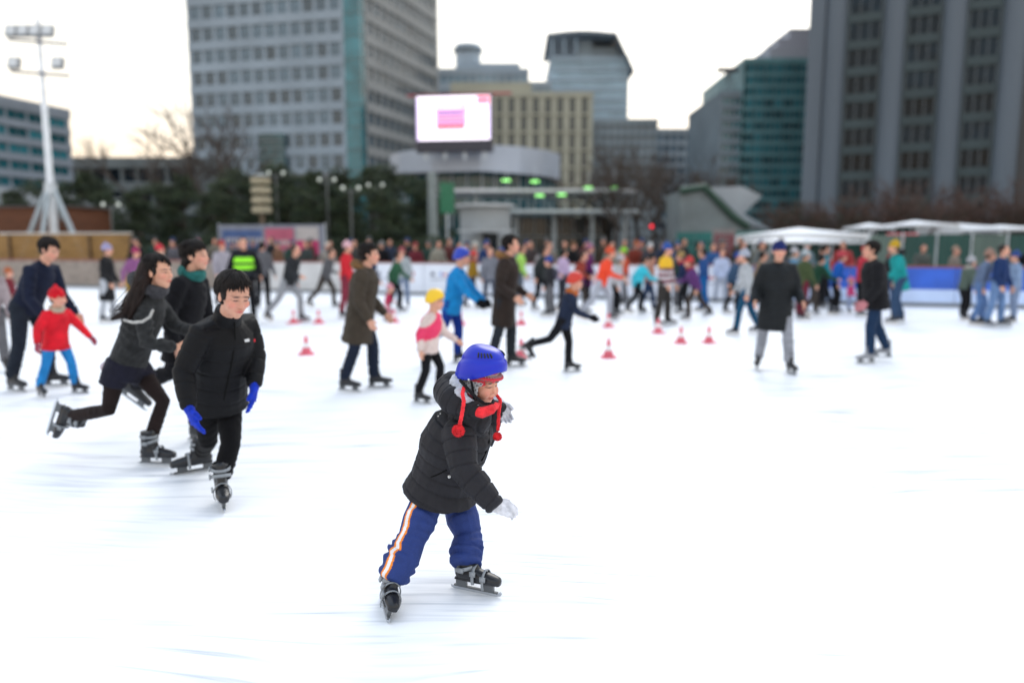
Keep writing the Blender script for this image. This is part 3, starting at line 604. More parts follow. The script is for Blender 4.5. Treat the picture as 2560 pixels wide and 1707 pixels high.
# grey street pole with green sign box
p = at(1082, 600, 36); t = thing('street_pole', 'thick pale grey pole right of the pines', 'pole', (p.x, 36, 0)); m = MB(); m.tube([(0, 0, 0), (0, 0, at(1082, 432, 36).z)], [.26, .2], 12); m.build('shaft', mat('pole_grey', (.20, .235, .235), .6), t)
m = MB(); m.box(-.45, .45, -.06, .06, 0, .12); m.tube([(0, 0, .0), (0, 0, .4)], .3, 12); m.build('base', mat('pole_grey', (.2, .2, .2)), t)
p = at(1118, 500, 40); t = thing('green_signboard', 'upright green signboard right of the grey pole', 'sign', (p.x, 40, 0)); m = MB(); m.box(-.38, .38, -.06, .06, p.z - .7, p.z + .9); m.build('board', mat('sign_green', (.015, .16, .08), .4), t)
m = MB(); m.box(-.05, .05, -.05, .05, 0, p.z - .71); m.build('post', pole_m, t)
# red lamps (traffic lights)
for px, py, Y, lab in ((1641, 566, 48, 'upper red traffic light right of the canopy'), (1616, 612, 44, 'lower red traffic light just above the crowd')):
    p = at(px, py, Y); t = thing('traffic_light', lab, 'traffic light', (p.x, Y, 0), group='red traffic lights')
    m = MB(); m.tube([(.7, .1, 0), (.7, .1, p.z + .2)], .06, 6); m.tube([(.7, .1, p.z + .1), (-.5, .1, p.z + .1)], .04, 6); m.build('pole', mat('housing_black', (.03, .03, .04)), t)
    m = MB(); m.box(-.5, .5, -.08, .08, p.z - .16, p.z + .16); m.build('housing', mat('housing_black', (.03, .03, .04)), t)
    m = MB(); m.tube([(-.32, -.1, p.z), (-.32, -.081, p.z)], .1, 12); m.build('red_lamp', glow('red_glow', (1, .03, .05), 1.6), t)
    m = MB(); m.tube([(0, -.1, p.z), (0, -.081, p.z)], .1, 12); m.tube([(.32, -.1, p.z), (.32, -.081, p.z)], .1, 12); m.build('dark_lamps', glassD, t)
# tall red and grey information sign
p = at(1808, 640, 27.5); t = thing('information_sign', 'upright dark red and grey information sign behind the white boards', 'sign', (p.x, 27.5, 0)); zt = at(1808, 572, 27.5).z
m = MB(); m.box(-.42, .42, -.05, .05, .5, zt, 0); m.box(-.36, .36, -.056, -.0505, zt - .85, zt - .2, 1); m.box(-.36, .36, -.056, -.0505, 1.0, zt - .95, 2)
for k in range(4): m.box(-.28, .22 - .05 * (k % 2), -.06, -.0565, zt - .35 - k * .13, zt - .30 - k * .13, 0)
m.build('board', [mat('sign_grey', (.2, .18, .18)), mat('sign_maroon', (.16, .035, .05)), mat('sign_red', (.22, .02, .03))], t)
m = MB(); m.box(-.3, -.2, -.04, .04, 0, .49); m.box(.2, .3, -.04, .04, 0, .49); m.build('legs', pole_m, t)

# ------------------------------------------------------------------ tents, tarpaulin fence, big white inflatable slope at right
tent_w = mat('tent_white', (.75, .77, .80), .6, .05, 1, .2, 3); tarp = mat('tarp_green', (.015, .065, .055), .6, .3, .5, .4, 3); tarp_t = mat('tarp_teal', (.008, .13, .12), .5, .2, .4, .3, 3)
def tent(label, px0, px1, pt, pe, Y, D=4, skirt=.35, wall=None, zpk=None):
    a_, b_ = at(px0, pe, Y), at(px1, pe, Y); cx_ = (a_.x + b_.x) / 2; W = (b_.x - a_.x) / 2; ze, zt = a_.z, at((px0 + px1) / 2, pt, Y).z
    t = thing('marquee_tent', label, 'tent', (cx_, Y, 0), group='white tents behind the boards')
    m = MB(); n = 5; 
    for i in range(n):
        f0, f1 = i / n, (i + 1) / n; h0, h1 = ze + (zt - ze) * f0 ** 1.35, ze + (zt - ze) * f1 ** 1.35; s0, s1 = 1 - f0 * .96, 1 - f1 * .96
        m.add([(-W * s0, D / 2 - D / 2 * s0, h0), (W * s0, D / 2 - D / 2 * s0, h0), (W * s0, D / 2 + D / 2 * s0, h0), (-W * s0, D / 2 + D / 2 * s0, h0), (-W * s1, D / 2 - D / 2 * s1, h1), (W * s1, D / 2 - D / 2 * s1, h1), (W * s1, D / 2 + D / 2 * s1, h1), (-W * s1, D / 2 + D / 2 * s1, h1)], [(0, 1, 5, 4), (1, 2, 6, 5), (2, 3, 7, 6), (3, 0, 4, 7)])
    m.build('roof', tent_w, t)
    m = MB(); m.box(-W, W, -.02, .02, ze - skirt, ze - .005); m.box(-W, -W + .04, .021, D, ze - skirt, ze - .005); m.box(W - .04, W, .021, D, ze - skirt, ze - .005); m.build('valance', tent_w, t)
    for sx in (-1, 1):
        for y in (.06, D - .06): m = MB(); m.tube([(sx * (W - .1), y, 0), (sx * (W - .1), y, ze)], .045, 6); m.build('leg', pole_m, t)
    if wall: m = MB(); m.box(-W + .15, W - .15, D - .1, D - .05, 0, ze - .05); m.build('back_wall', wall, t)
tent('widest white tent with a peaked roof, at the right behind the boards', 1925, 2176, 566, 584, 33, 5, .22, tarp)
tent('long low white tent in front of the widest one', 1880, 2170, 592, 602, 28, 3, .1, None)
tent('small white tent with pointed roof right of the widest tent', 2176, 2242, 556, 566, 36, 3, .12, tarp)
tent('grey-white tent with long roof towards the right edge', 2290, 2400, 548, 560, 34, 4, .1, tarp)
tent('greyish tent between the long roofed tent and the last tent', 2402, 2510, 556, 566, 37, 4, .35, tarp)
tent('white tent cut off by the right edge of the picture', 2500, 2640, 560, 570, 34, 4, .1, tarp)
t = thing('tarpaulin_fence', 'dark green tarpaulin fence behind the blue boards', 'fence'); a_, b_ = at(2170, 650, 27), at(2700, 650, 25.5); M, L_ = framem((a_.x, a_.y), (b_.x, b_.y))
for i in range(6):
    m = MB(); x0, x1 = L_ * i / 6 + .04, L_ * (i + 1) / 6 - .04; n = 10
    for k in range(n):
        y0_, y1_ = .03 * math.sin(k * 1.7), .03 * math.sin((k + 1) * 1.7); xa, xb = x0 + (x1 - x0) * k / n, x0 + (x1 - x0) * (k + 1) / n
        m.add([M @ V(q) for q in ((xa, y0_, .03), (xb, y1_, .03), (xb, y1_, 1.95), (xa, y0_, 1.95), (xa, y0_ - .02, .03), (xb, y1_ - .02, .03), (xb, y1_ - .02, 1.95), (xa, y0_ - .02, 1.95))], [(3, 2, 1, 0), (4, 5, 6, 7), (2, 3, 7, 6), (0, 1, 5, 4)])
    m.build('tarpaulin', [tarp if i % 3 else mat('tarp_sage', (.10, .15, .13), .6, .2, .5)], t)
for i in range(7): m = MB(); m.tube([M @ V((L_ * i / 6, -.05, 0)), M @ V((L_ * i / 6, -.05, 2.05))], .035, 6); m.build('post', pole_m, t)
t = thing('teal_hoarding', 'dark teal hoarding between the bare trees and the tents', 'hoarding'); a_, b_ = at(1690, 640, 40), at(1935, 640, 38); M, L_ = framem((a_.x, a_.y), (b_.x, b_.y)); zt = at(1800, 580, 39).z
for i in range(5): m = MB(); m.box(L_ * i / 5 + .01, L_ * (i + 1) / 5 - .01, 0, .05, 0, zt, M=M); m.build('panel', tarp_t, t)
m = MB(); m.box(0, L_, .051, .09, zt - .55, zt - .5, M=M); m.build('rail', mat('rail_dk', (.02, .05, .05)), t)
# slanting pale structure (inflatable slide) behind the hoarding
t = thing('snow_slide', 'pale sloping slide with a dark green edge behind the teal hoarding', 'slide'); Y = 44
pts = [(1700, 478), (1760, 468), (1830, 540), (1870, 568), (1945, 583), (1945, 600), (1700, 600)]
P3 = [at(px, py, Y) for px, py in pts]; m = MB(); n = len(P3)
m.add([(p.x, Y, p.z) for p in P3] + [(p.x, Y + 4, p.z) for p in P3], [tuple(range(n)), tuple(range(n, 2 * n))[::-1]] + [((i + 1) % n, i, n + i, n + (i + 1) % n) for i in range(n)]); m.build('body', mat('slide_grey', (.15, .18, .19), .6, .25, .8), t)
m = MB(); m.tube([(P3[0].x, Y - .1, P3[0].z)] + [(p.x, Y - .1, p.z) for p in P3[1:4]], .22, 8); m.build('edge_tube', mat('slide_green', (.02, .055, .035), .6), t)
t = thing('white_slide', 'upper white slide run beside the sloping grey slide', 'slide'); Y = 46
pts = [(1762, 470), (1855, 466), (1905, 490), (1860, 535), (1935, 578), (1868, 560), (1838, 530), (1800, 492)]
P3 = [at(px, py, Y) for px, py in pts]; m = MB(); n = len(P3)
m.add([(p.x, Y, p.z) for p in P3] + [(p.x, Y + 3, p.z) for p in P3], [tuple(range(n)), tuple(range(n, 2 * n))[::-1]] + [((i + 1) % n, i, n + i, n + (i + 1) % n) for i in range(n)]); m.build('run', mat('slide_white', (.30, .33, .36), .6, .15, .8), t)
for k, sx in enumerate((.15, .75)): m = MB(); x = P3[0].x + 2 * sx; m.tube([(x, Y + .5, 0), (x, Y + .5, P3[6].z)], .1, 6); m.build('post', pole_m, t)
# red van-like kiosk awning at right behind tarps
p = at(2270, 590, 31); t = thing('red_awning', 'small red awning standing behind the green tarpaulin fence', 'awning', (p.x, 31, 0)); m = MB(); zt = at(2270, 586, 31).z
m.add([(-.65, -.5, zt - .28), (.65, -.5, zt - .28), (.65, .5, zt + .05), (-.65, .5, zt + .05), (-.65, -.5, zt - .33), (.65, -.5, zt - .33), (.65, .5, zt), (-.65, .5, zt)], [(0, 1, 2, 3), (7, 6, 5, 4), (0, 4, 5, 1), (1, 5, 6, 2), (2, 6, 7, 3), (3, 7, 4, 0)]); m.build('canvas', mat('awn_red', (.40, .02, .04)), t)
m = MB(); m.tube([(-.6, .45, 0), (-.6, .45, zt)], .03, 5); m.tube([(.6, .45, 0), (.6, .45, zt)], .03, 5); m.build('legs', pole_m, t)

# ------------------------------------------------------------------ cones on the ice
cone_r = mat('cone_red', (.68, .12, .17), .5, .15, 8, .1, 20); cone_w = mat('cone_white', (.8, .78, .78), .5)
def cone_proto(t):
    m = MB(); m.box(-.15, .15, -.15, .15, 0, .03); m.build('base', cone_r, t)
    def fr(z0, z1, name, mt):
        r = lambda z: .115 - .09 * z / .36
        m = MB(); m.tube([(0, 0, z0), (0, 0, z1)], [r(z0), r(z1)], 20); return m.build(name, mt, t)
    b = fr(.031, .15, 'cone_body', cone_r); fr(.151, .245, 'reflective_band', cone_w); fr(.246, .38, 'cone_tip', cone_r)
cones = [(766, 886, 'red traffic cone standing alone left of the brown coat skater'), (734, 808, 'small red traffic cone left of a pair, below the hi-vis vest'), (797, 808, 'small red traffic cone right of a pair, near the dark strider'), (985, 806, 'small red traffic cone left of the yellow helmet'), (1152, 812, 'red traffic cone just right of the blue jacket skater'), (1303, 812, 'red traffic cone left of the small navy skater, farther row'), (1303, 893, 'red traffic cone left of the small navy skater, nearer row'), (1521, 818, 'red traffic cone in the farther row below the orange jacket'), (1521, 894, 'red traffic cone standing alone right of the small navy skater'), (1645, 833, 'red traffic cone at the feet of the striped sweater skater'), (1702, 858, 'left of the two red traffic cones right of the striped skater'), (1772, 857, 'right of the two red traffic cones right of the striped skater')]
cp0 = None
for px, py, lab in cones:
    p = gp(px, py)
    if cp0 is None: t = thing('traffic_cone', lab, 'traffic cone', p, .3, 'red cones on the ice'); t.scale = (.72, .72, .72); cone_proto(t); cp0 = t
    else:
        t = cp0.copy(); C.objects.link(t); t.location = p; t['label'] = lab; t.rotation_euler.z = random.uniform(0, 3)
        for ch in list(cp0.children): o = ch.copy(); C.objects.link(o); o.parent = t
# ------------------------------------------------------------------ organic bodies and clothes: overlapping lofts fused into one skin
jobs = []
class Blob:
    def __init__(s): s.v = []; s.f = []
    def loft(s, pts, ref=V((0, 1, 0)), n=14, caps=(1, 1)):
        """pts: (position, radius along ref, radius across)"""
        P = [V(p[0]) for p in pts]; ra = [p[1] for p in pts]; rb = [p[2] if len(p) > 2 else p[1] for p in pts]; rings = []
        def ring(c, t, a_, b_):
            a = (ref - t * ref.dot(t)); a = a.normalized() if a.length > 1e-4 else t.orthogonal().normalized(); b = t.cross(a)
            k = len(s.v)
            for j in range(n): w = 2 * math.pi * j / n; s.v.append(c + a * math.cos(w) * a_ + b * math.sin(w) * b_)
            rings.append(k)
        tan = [(P[min(i + 1, len(P) - 1)] - P[max(i - 1, 0)]).normalized() for i in range(len(P))]
        t0, t1 = (P[1] - P[0]).normalized(), (P[-1] - P[-2]).normalized()
        c0 = min(ra[0], rb[0]) * caps[0]; c1 = min(ra[-1], rb[-1]) * caps[1]
        k0 = len(s.v); s.v.append(P[0] - t0 * c0 if c0 else P[0])
        if c0:
            for w in (65, 35): ring(P[0] - t0 * c0 * math.sin(R(w)), t0, ra[0] * math.cos(R(w)), rb[0] * math.cos(R(w)))
        for i in range(len(P)): ring(P[i], tan[i], ra[i], rb[i])
        if c1:
            for w in (35, 65): ring(P[-1] + t1 * c1 * math.sin(R(w)), t1, ra[-1] * math.cos(R(w)), rb[-1] * math.cos(R(w)))
        k1 = len(s.v); s.v.append(P[-1] + t1 * c1 if c1 else P[-1])
        for q in range(len(rings) - 1):
            A, B = rings[q], rings[q + 1]
            for j in range(n): s.f.append((A + j, A + (j + 1) % n, B + (j + 1) % n, B + j))
        A, B = rings[0], rings[-1]
        for j in range(n): s.f.append((k0, A + (j + 1) % n, A + j)); s.f.append((k1, B + j, B + (j + 1) % n))
        return s
    def ell(s, c, r, M3=None, n=16):
        c = V(c); r = V(r) if not isinstance(r, (int, float)) else V((r, r, r)); k = len(s.v); m = n // 2
        def T(p): p = V((p[0] * r.x, p[1] * r.y, p[2] * r.z)); return c + (M3 @ p if M3 else p)
        for i in range(1, m):
            a = math.pi * i / m
            for j in range(n): w = 2 * math.pi * j / n; s.v.append(T((math.sin(a) * math.cos(w), math.sin(a) * math.sin(w), math.cos(a))))
        t = len(s.v); s.v += [T((0, 0, 1)), T((0, 0, -1))]
        for i in range(m - 2):
            for j in range(n): s.f.append((k + i * n + j, k + (i + 1) * n + j, k + (i + 1) * n + (j + 1) % n, k + i * n + (j + 1) % n))
        for j in range(n): s.f.append((t, k + j, k + (j + 1) % n)); s.f.append((t + 1, k + (m - 2) * n + (j + 1) % n, k + (m - 2) * n + j))
        return s
    def done(s, name, m, parent, voxel, smooth=3, post=None, cut=None):
        me = bpy.data.meshes.new(name); me.from_pydata([tuple(v) for v in s.v], [], s.f)
        for x in (m if isinstance(m, (list, tuple)) else [m]): me.materials.append(x)
        bm = bmesh.new(); bm.from_mesh(me); bmesh.ops.recalc_face_normals(bm, faces=bm.faces); bm.to_mesh(me); bm.free()
        o = bpy.data.objects.new(name, me); C.objects.link(o); o.parent = parent
        r = o.modifiers.new('r', 'REMESH'); r.mode = 'VOXEL'; r.voxel_size = voxel; r.use_smooth_shade = True
        if smooth: q = o.modifiers.new('s', 'SMOOTH'); q.factor = .5; q.iterations = smooth
        jobs.append((o, post)); return o
def run_jobs():
    dg = bpy.context.evaluated_depsgraph_get(); new = []
    for o, post in jobs: new.append(bpy.data.meshes.new_from_object(o.evaluated_get(dg), preserve_all_data_layers=False, depsgraph=dg))
    for (o, post), me in zip(jobs, new):
        old = o.data; ms = list(old.materials); nm = old.name; o.modifiers.clear(); o.data = me; me.materials.clear()
        for x in ms: me.materials.append(x)
        me.polygons.foreach_set('use_smooth', [True] * len(me.polygons))
        if post:
            n = len(me.vertices); co = np.empty(n * 3); me.vertices.foreach_get('co', co); co = co.reshape(-1, 3)
            no = np.empty(n * 3); me.vertex_normals.foreach_get('vector', no); no = no.reshape(-1, 3)
            col = None
            for fn in post:
                r = fn(co, no)
                if isinstance(r, tuple): col = r[1]
                else: co = co + no * r[:, None]
            me.vertices.foreach_set('co', co.reshape(-1)); me.update()
            if col is not None:
                at_ = me.color_attributes.new('Col', 'FLOAT_COLOR', 'POINT'); c4 = np.ones((n, 4)); c4[:, :3] = col; at_.data.foreach_set('color', c4.reshape(-1))
    jobs.clear()
# fabric relief
def wob(co, f, seed, k=5):
    rs = np.random.RandomState(seed); a = np.zeros(len(co))
    for i in range(k):
        d = rs.normal(size=3); d /= np.linalg.norm(d); a += np.sin(co @ d * f * rs.uniform(.6, 1.5) + rs.uniform(0, 6.3))
    return a / k
def segp(co, segs):
    A = np.array([list(s[0]) for s in segs]); B = np.array([list(s[1]) for s in segs]); D = B - A; L_ = np.linalg.norm(D, axis=1) + 1e-9; D /= L_[:, None]
    t = np.einsum('nmk,mk->nm', co[:, None, :] - A[None], D); tc = np.clip(t, 0, L_); Q = A[None] + D[None] * tc[..., None]
    d = np.linalg.norm(co[:, None, :] - Q, axis=2); w = d / np.array([s[2] for s in segs]); i = np.argmin(w, axis=1); n = np.arange(len(co))
    return i, t[n, i], Q[n, i]
def folds(segs, amp, lam, seed=1, noise=.6):      # cross folds along limbs, broken up by noise
    def f(co, no):
        i, t, Q = segp(co, segs); a = np.array([s[3] if len(s) > 3 else 1 for s in segs])[i]
        n1 = wob(co, 14, seed); n2 = wob(co, 38, seed + 1)
        return amp * a * (np.sin(6.283 * t / lam + 7 * n1 + 3 * n2 + i * 2) * np.clip(.35 + n2 * 1.5, 0, 1.2) + noise * n1)
    return f
def quilt(segs, amp, lam, seed=1, wd=.13):        # stitched channels of a padded jacket
    def f(co, no):
        i, t, Q = segp(co, segs); tt = t + .012 * wob(co, 12, seed) + i * .031; ph = np.abs((tt / lam) % 1 - .5) * 2
        return amp * (-np.exp(-((1 - ph) / wd) ** 2) * 1.3 + .25 + .55 * wob(co, 26, seed + 2) + .3 * wob(co, 70, seed + 3))
    return f
def basis(f, u):                                   # columns: side, forward, up
    f = f.normalized(); s = f.cross(u).normalized(); u = s.cross(f); return Matrix((s, f, u)).transposed()
SKIN = np.array([.62, .33, .23])
def head_geo(b, c, M3, h, ears=True, kid=False):
    E = lambda p, r: b.ell(c + M3 @ (V(p) * h), V(r) * h, M3)
    E((0, -.07, .13), (.335, .41, .37)); E((0, .10, -.10), (.265, .27, .37)); E((0, .235, -.385 if not kid else -.36), (.10, .10, .09)); E((0, .17, -.30), (.19, .17, .14))
    nz = .0 if not kid else -.03
    b.loft([(c + M3 @ (V((0, .34 + nz * .5, .08)) * h), .03 * h, .035 * h), (c + M3 @ (V((0, .385 + nz, -.02)) * h), .038 * h, .04 * h), (c + M3 @ (V((0, .425 + nz, -.09)) * h), .05 * h, .042 * h)], M3 @ V((1, 0, 0)), 10)
    for s in (-1, 1):
        E((s * .05, .375 + nz, -.11), (.036, .04, .032)); E((s * (.15 if not kid else .165), .235, -.09 if not kid else -.13), (.12, .115, .12) if not kid else (.135, .135, .145)); E((s * .13, .295, .115), (.11, .055, .035))
        E((s * .125, .285, .035), (.075, .06, .045))
        if ears: E((s * .335, -.03, -.02), (.035, .085, .13))
    E((0, .365 - .02 * kid, -.212), (.095, .04, .026)); E((0, .355 - .02 * kid, -.262), (.08, .042, .03))
def face_col(c, M3, h, lip=(.55, .12, .10), brow=(.05, .03, .025), rosy=.5, extra=None, skin=SKIN):
    Mi = np.array(M3.inverted()); c_ = np.array(c)
    def f(co, no):
        q = (co - c_) @ Mi.T / h; g = lambda p, s: np.exp(-(((q - np.array(p)) / np.array(s)) ** 2).sum(1))
        col = np.tile(skin, (len(co), 1))
        def mixc(col, w, k): w = np.clip(w, 0, 1)[:, None]; return col * (1 - w) + np.array(k) * w
        for s in (-1, 1): col = mixc(col, rosy * g((s * .19, .30, -.10), (.11, .2, .10)), (.70, .20, .15))
        col = mixc(col, rosy * .6 * g((0, .47, -.09), (.07, .1, .06)), (.72, .24, .17))
        col = mixc(col, 1.25 * g((0, .38, -.24), (.085, .12, .036)), lip)
        col = mixc(col, .9 * g((0, .40, -.238), (.08, .12, .007)), (.18, .03, .03))
        for s in (-1, 1):
            col = mixc(col, 1.5 * g((s * .13, .34, .115), (.085, .15, .018)), brow)
            col = mixc(col, 1.6 * g((s * .125, .34, .022), (.062, .15, .014)), (.03, .018, .015))
            col = mixc(col, .7 * g((s * .05, .43, -.145), (.02, .05, .014)), (.25, .08, .06))
        return co, col
    return f
def hand_geo(b, w, d, nrm, side, s=1.0, curl=.4, thick=1.0):
    """palm and five fingers: w wrist, d pointing direction, nrm palm side, side towards the thumb"""
    d = d.normalized(); nrm = (nrm - d * nrm.dot(d)).normalized(); side = d.cross(nrm).normalized() * (1 if d.cross(nrm).dot(side) > 0 else -1)
    T = thick
    b.loft([(w - d * .02 * s, .027 * s * T, .021 * s * T), (w + d * .03 * s, .036 * s * T, .018 * s * T), (w + d * .085 * s, .042 * s * T, .016 * s * T)], side, 12)
    for k, (o, L_) in enumerate(((.031, .066), (.0105, .074), (-.0105, .069), (-.031, .053))):
        p = w + d * (.085 - .004 * abs(k - 1)) * s + side * o * s; pts = [(p, .0098 * s * T)]; a = curl * (.5 + .1 * k); fan = side * o * 1.6
        for q, fr in enumerate((.42, .32, .26)):
            dd = (d + fan).normalized() * math.cos(a) + nrm * math.sin(a); p = p + dd * L_ * fr * s; pts.append((p, (.0092 - .001 * q) * s * T)); a += curl * .8
        b.loft(pts, side, 8)
    p = w + d * .028 * s + side * .03 * s; t1 = (side * .8 + d * .75 + nrm * .25).normalized(); t2 = (d * 1 + side * .25 + nrm * .35).normalized()
    b.loft([(p, .013 * s * T), (p + t1 * .032 * s, .0115 * s * T), (p + t1 * .032 * s + t2 * .03 * s, .0095 * s * T)], nrm, 8)
def skate(par, ankle, fwd, up=V((0, 0, 1)), s=1.0, voxel=.006, col=(.012, .013, .016), strap=(.24, .26, .28), detail=2, kid=False):
    fwd = fwd.normalized(); up = (up - fwd * up.dot(fwd)).normalized(); sd = up.cross(fwd)
    M = Matrix((fwd, sd, up)).transposed().to_4x4(); M.translation = ankle - (M.to_3x3() @ V((-.055, 0, .155))) * s
    W = lambda x, y, z: M @ (V((x, y, z)) * s)
    b = Blob(); b.loft(([] if kid else [(W(-.052, 0, .265), .058 * s, .052 * s), (W(-.058, 0, .22), .052 * s, .047 * s)]) + [(W(-.060, 0, .17), .046 * s, .042 * s)] * int(kid) + [(W(-.062, 0, .15), .05 * s, .044 * s), (W(-.066, 0, .11), .048 * s, .04 * s)], fwd, 14, (.15, .6))
    b.loft([(W(-.085, 0, .108), .04 * s, .038 * s), (W(-.02, 0, .115), .043 * s, .047 * s), (W(.05, 0, .103), .045 * s, .037 * s), (W(.11, 0, .096), .046 * s, .031 * s), (W(.145, 0, .092), .036 * s, .026 * s)], sd, 14)
    b.loft([(W(.0, 0, .15), .03 * s, .03 * s), (W(-.02, 0, .16 if kid else .26), .034 * s, .022 * s)], sd, 10)
    b.loft([(W(-.115, 0, .072), .032 * s, .008 * s), (W(.02, 0, .072), .037 * s, .008 * s), (W(.16, 0, .074), .03 * s, .008 * s)], sd, 12)
    boot = b.done('skate_boot', cloth(col, 'plastic'), par, voxel, 2)
    m = MB()
    if detail:
        for x0, x1 in ((-.115, -.05), (.055, .125)): m.box(x0, x1, -.011, .011, .028, .068, M=M @ Matrix.Scale(s, 4))
        m.box(-.13, .15, -.008, .008, .018, .0275, M=M @ Matrix.Scale(s, 4)); m.build('blade_holder', cloth((.10, .11, .12), 'plastic'), boot); m = MB()
    prof = [(-.155, .02), (-.15, .006), (-.13, .0), (.14, .0), (.168, .008), (.178, .024), (.165, .034), (.15, .018)] if detail else [(-.15, .0), (.17, .0), (.16, .05), (-.13, .05)]
    t_ = .0022 if detail else .008
    m.add([W(x, -t_, z) for x, z in prof] + [W(x, t_, z) for x, z in prof], [tuple(range(len(prof))), tuple(range(len(prof), 2 * len(prof)))[::-1]] + [((i + 1) % len(prof), i, len(prof) + i, len(prof) + (i + 1) % len(prof)) for i in range(len(prof))])
    m.build('blade', mat('steel', (.55, .57, .6), .25, .05, 3, metal=1), boot)
    if detail == 2:
        for cx_, cz, ax, az, wd, tl in (((-.052, .236, .062, .056, .013, .2), (-.045, .185, .062, .056, .014, -.55), (.04, .125, .05, .05, .012, 1.15)) if not kid else ((-.062, .142, .062, .054, .014, -.5), (.012, .132, .05, .05, .012, 1.1), (.075, .112, .05, .05, .010, 1.1))):
            m = MB(); A = math.cos(tl), math.sin(tl)
            n = 18; rings = []
            for k in range(n + 1):
                th = -2.2 + 4.4 * k / n; cy = math.sin(th) * az * 1.02; lx = math.cos(th) * ax * 1.04
                if cz < .14: base = V((cx_, cy, cz - .03 + math.cos(th) * .062)); wv = V((1, 0, .15))
                else: base = V((cx_ + lx, cy, cz - lx * tl * .5)); wv = V((tl * .35, 0, 1))
                q = len(m.v); o_ = V((math.cos(th) if cz >= .14 else 0, math.sin(th), math.cos(th) if cz < .14 else 0)) * .0055
                for sg, oo in ((-1, 0), (1, 0), (1, 1), (-1, 1)): m.v.append(M @ ((base + wv.normalized() * wd * sg * .75 + o_ * oo) * s))
                if k:
                    for e in range(4): m.f.append((q - 4 + e, q - 4 + (e + 1) % 4, q + (e + 1) % 4, q + e)); m.mi.append(0)
            bx = W(*(cx_ + .02, -az - .006, cz + .0)); m.box(cx_ - .012, cx_ + .022, -az * 1.02 - .014, -az * 1.02 - .004, cz - .014 - (.0), cz + .014, M=M @ Matrix.Scale(s, 4))
            m.build('buckle_strap', cloth(strap, 'plastic'), boot, True)
    return boot
DIRS = ('hf', 'hu', 'S', 'ffL', 'ffR', 'fuL', 'fuR', 'hh', 'hdL', 'hdR', 'pnL', 'pnR', 'tsL', 'tsR')
def strands(par, hcx, hh, n, m_, lng, fine, seed):
    r = random.Random(seed); m = MB(); part = r.uniform(-.5, .5)
    for i in range(n):
        az = r.uniform(-math.pi, math.pi); f = abs(az) / math.pi; p0_ = R(r.uniform(5, 70)); end = 46 + 26 * r.random() ** 1.5 + (14 if (az > 0) == (part > 0) else 0) if f < .28 else (84 if f < .42 else 100) + (10 * r.random() if f < .42 else 24 * f)
        if f < .28 and r.random() < .18: end += 10
        p1_ = R(end + r.uniform(-6, 6)); sw = (az - part) * .15 + r.uniform(-.25, .25); k = 5; pts = []; lift = r.uniform(1.0, 1.10)
        for q in range(k + 1):
            w = q / k; po = p0_ + (p1_ - p0_) * w; a = az + sw * w; e = lift + .05 * w * r.random() + (.05 if q == k else 0)
            pts.append(hcx((math.sin(po) * math.sin(a) * .37 * e, -.125 + math.sin(po) * math.cos(a) * .43 * e, .18 + math.cos(po) * .40 * e)))
        w_ = (.017 if fine else .028) * hh
        m.tube(pts, [w_ * .6, w_, w_, w_ * .9, w_ * .7, w_ * .15], 4, 0, False)
    m.build('loose_locks', m_, par, True)
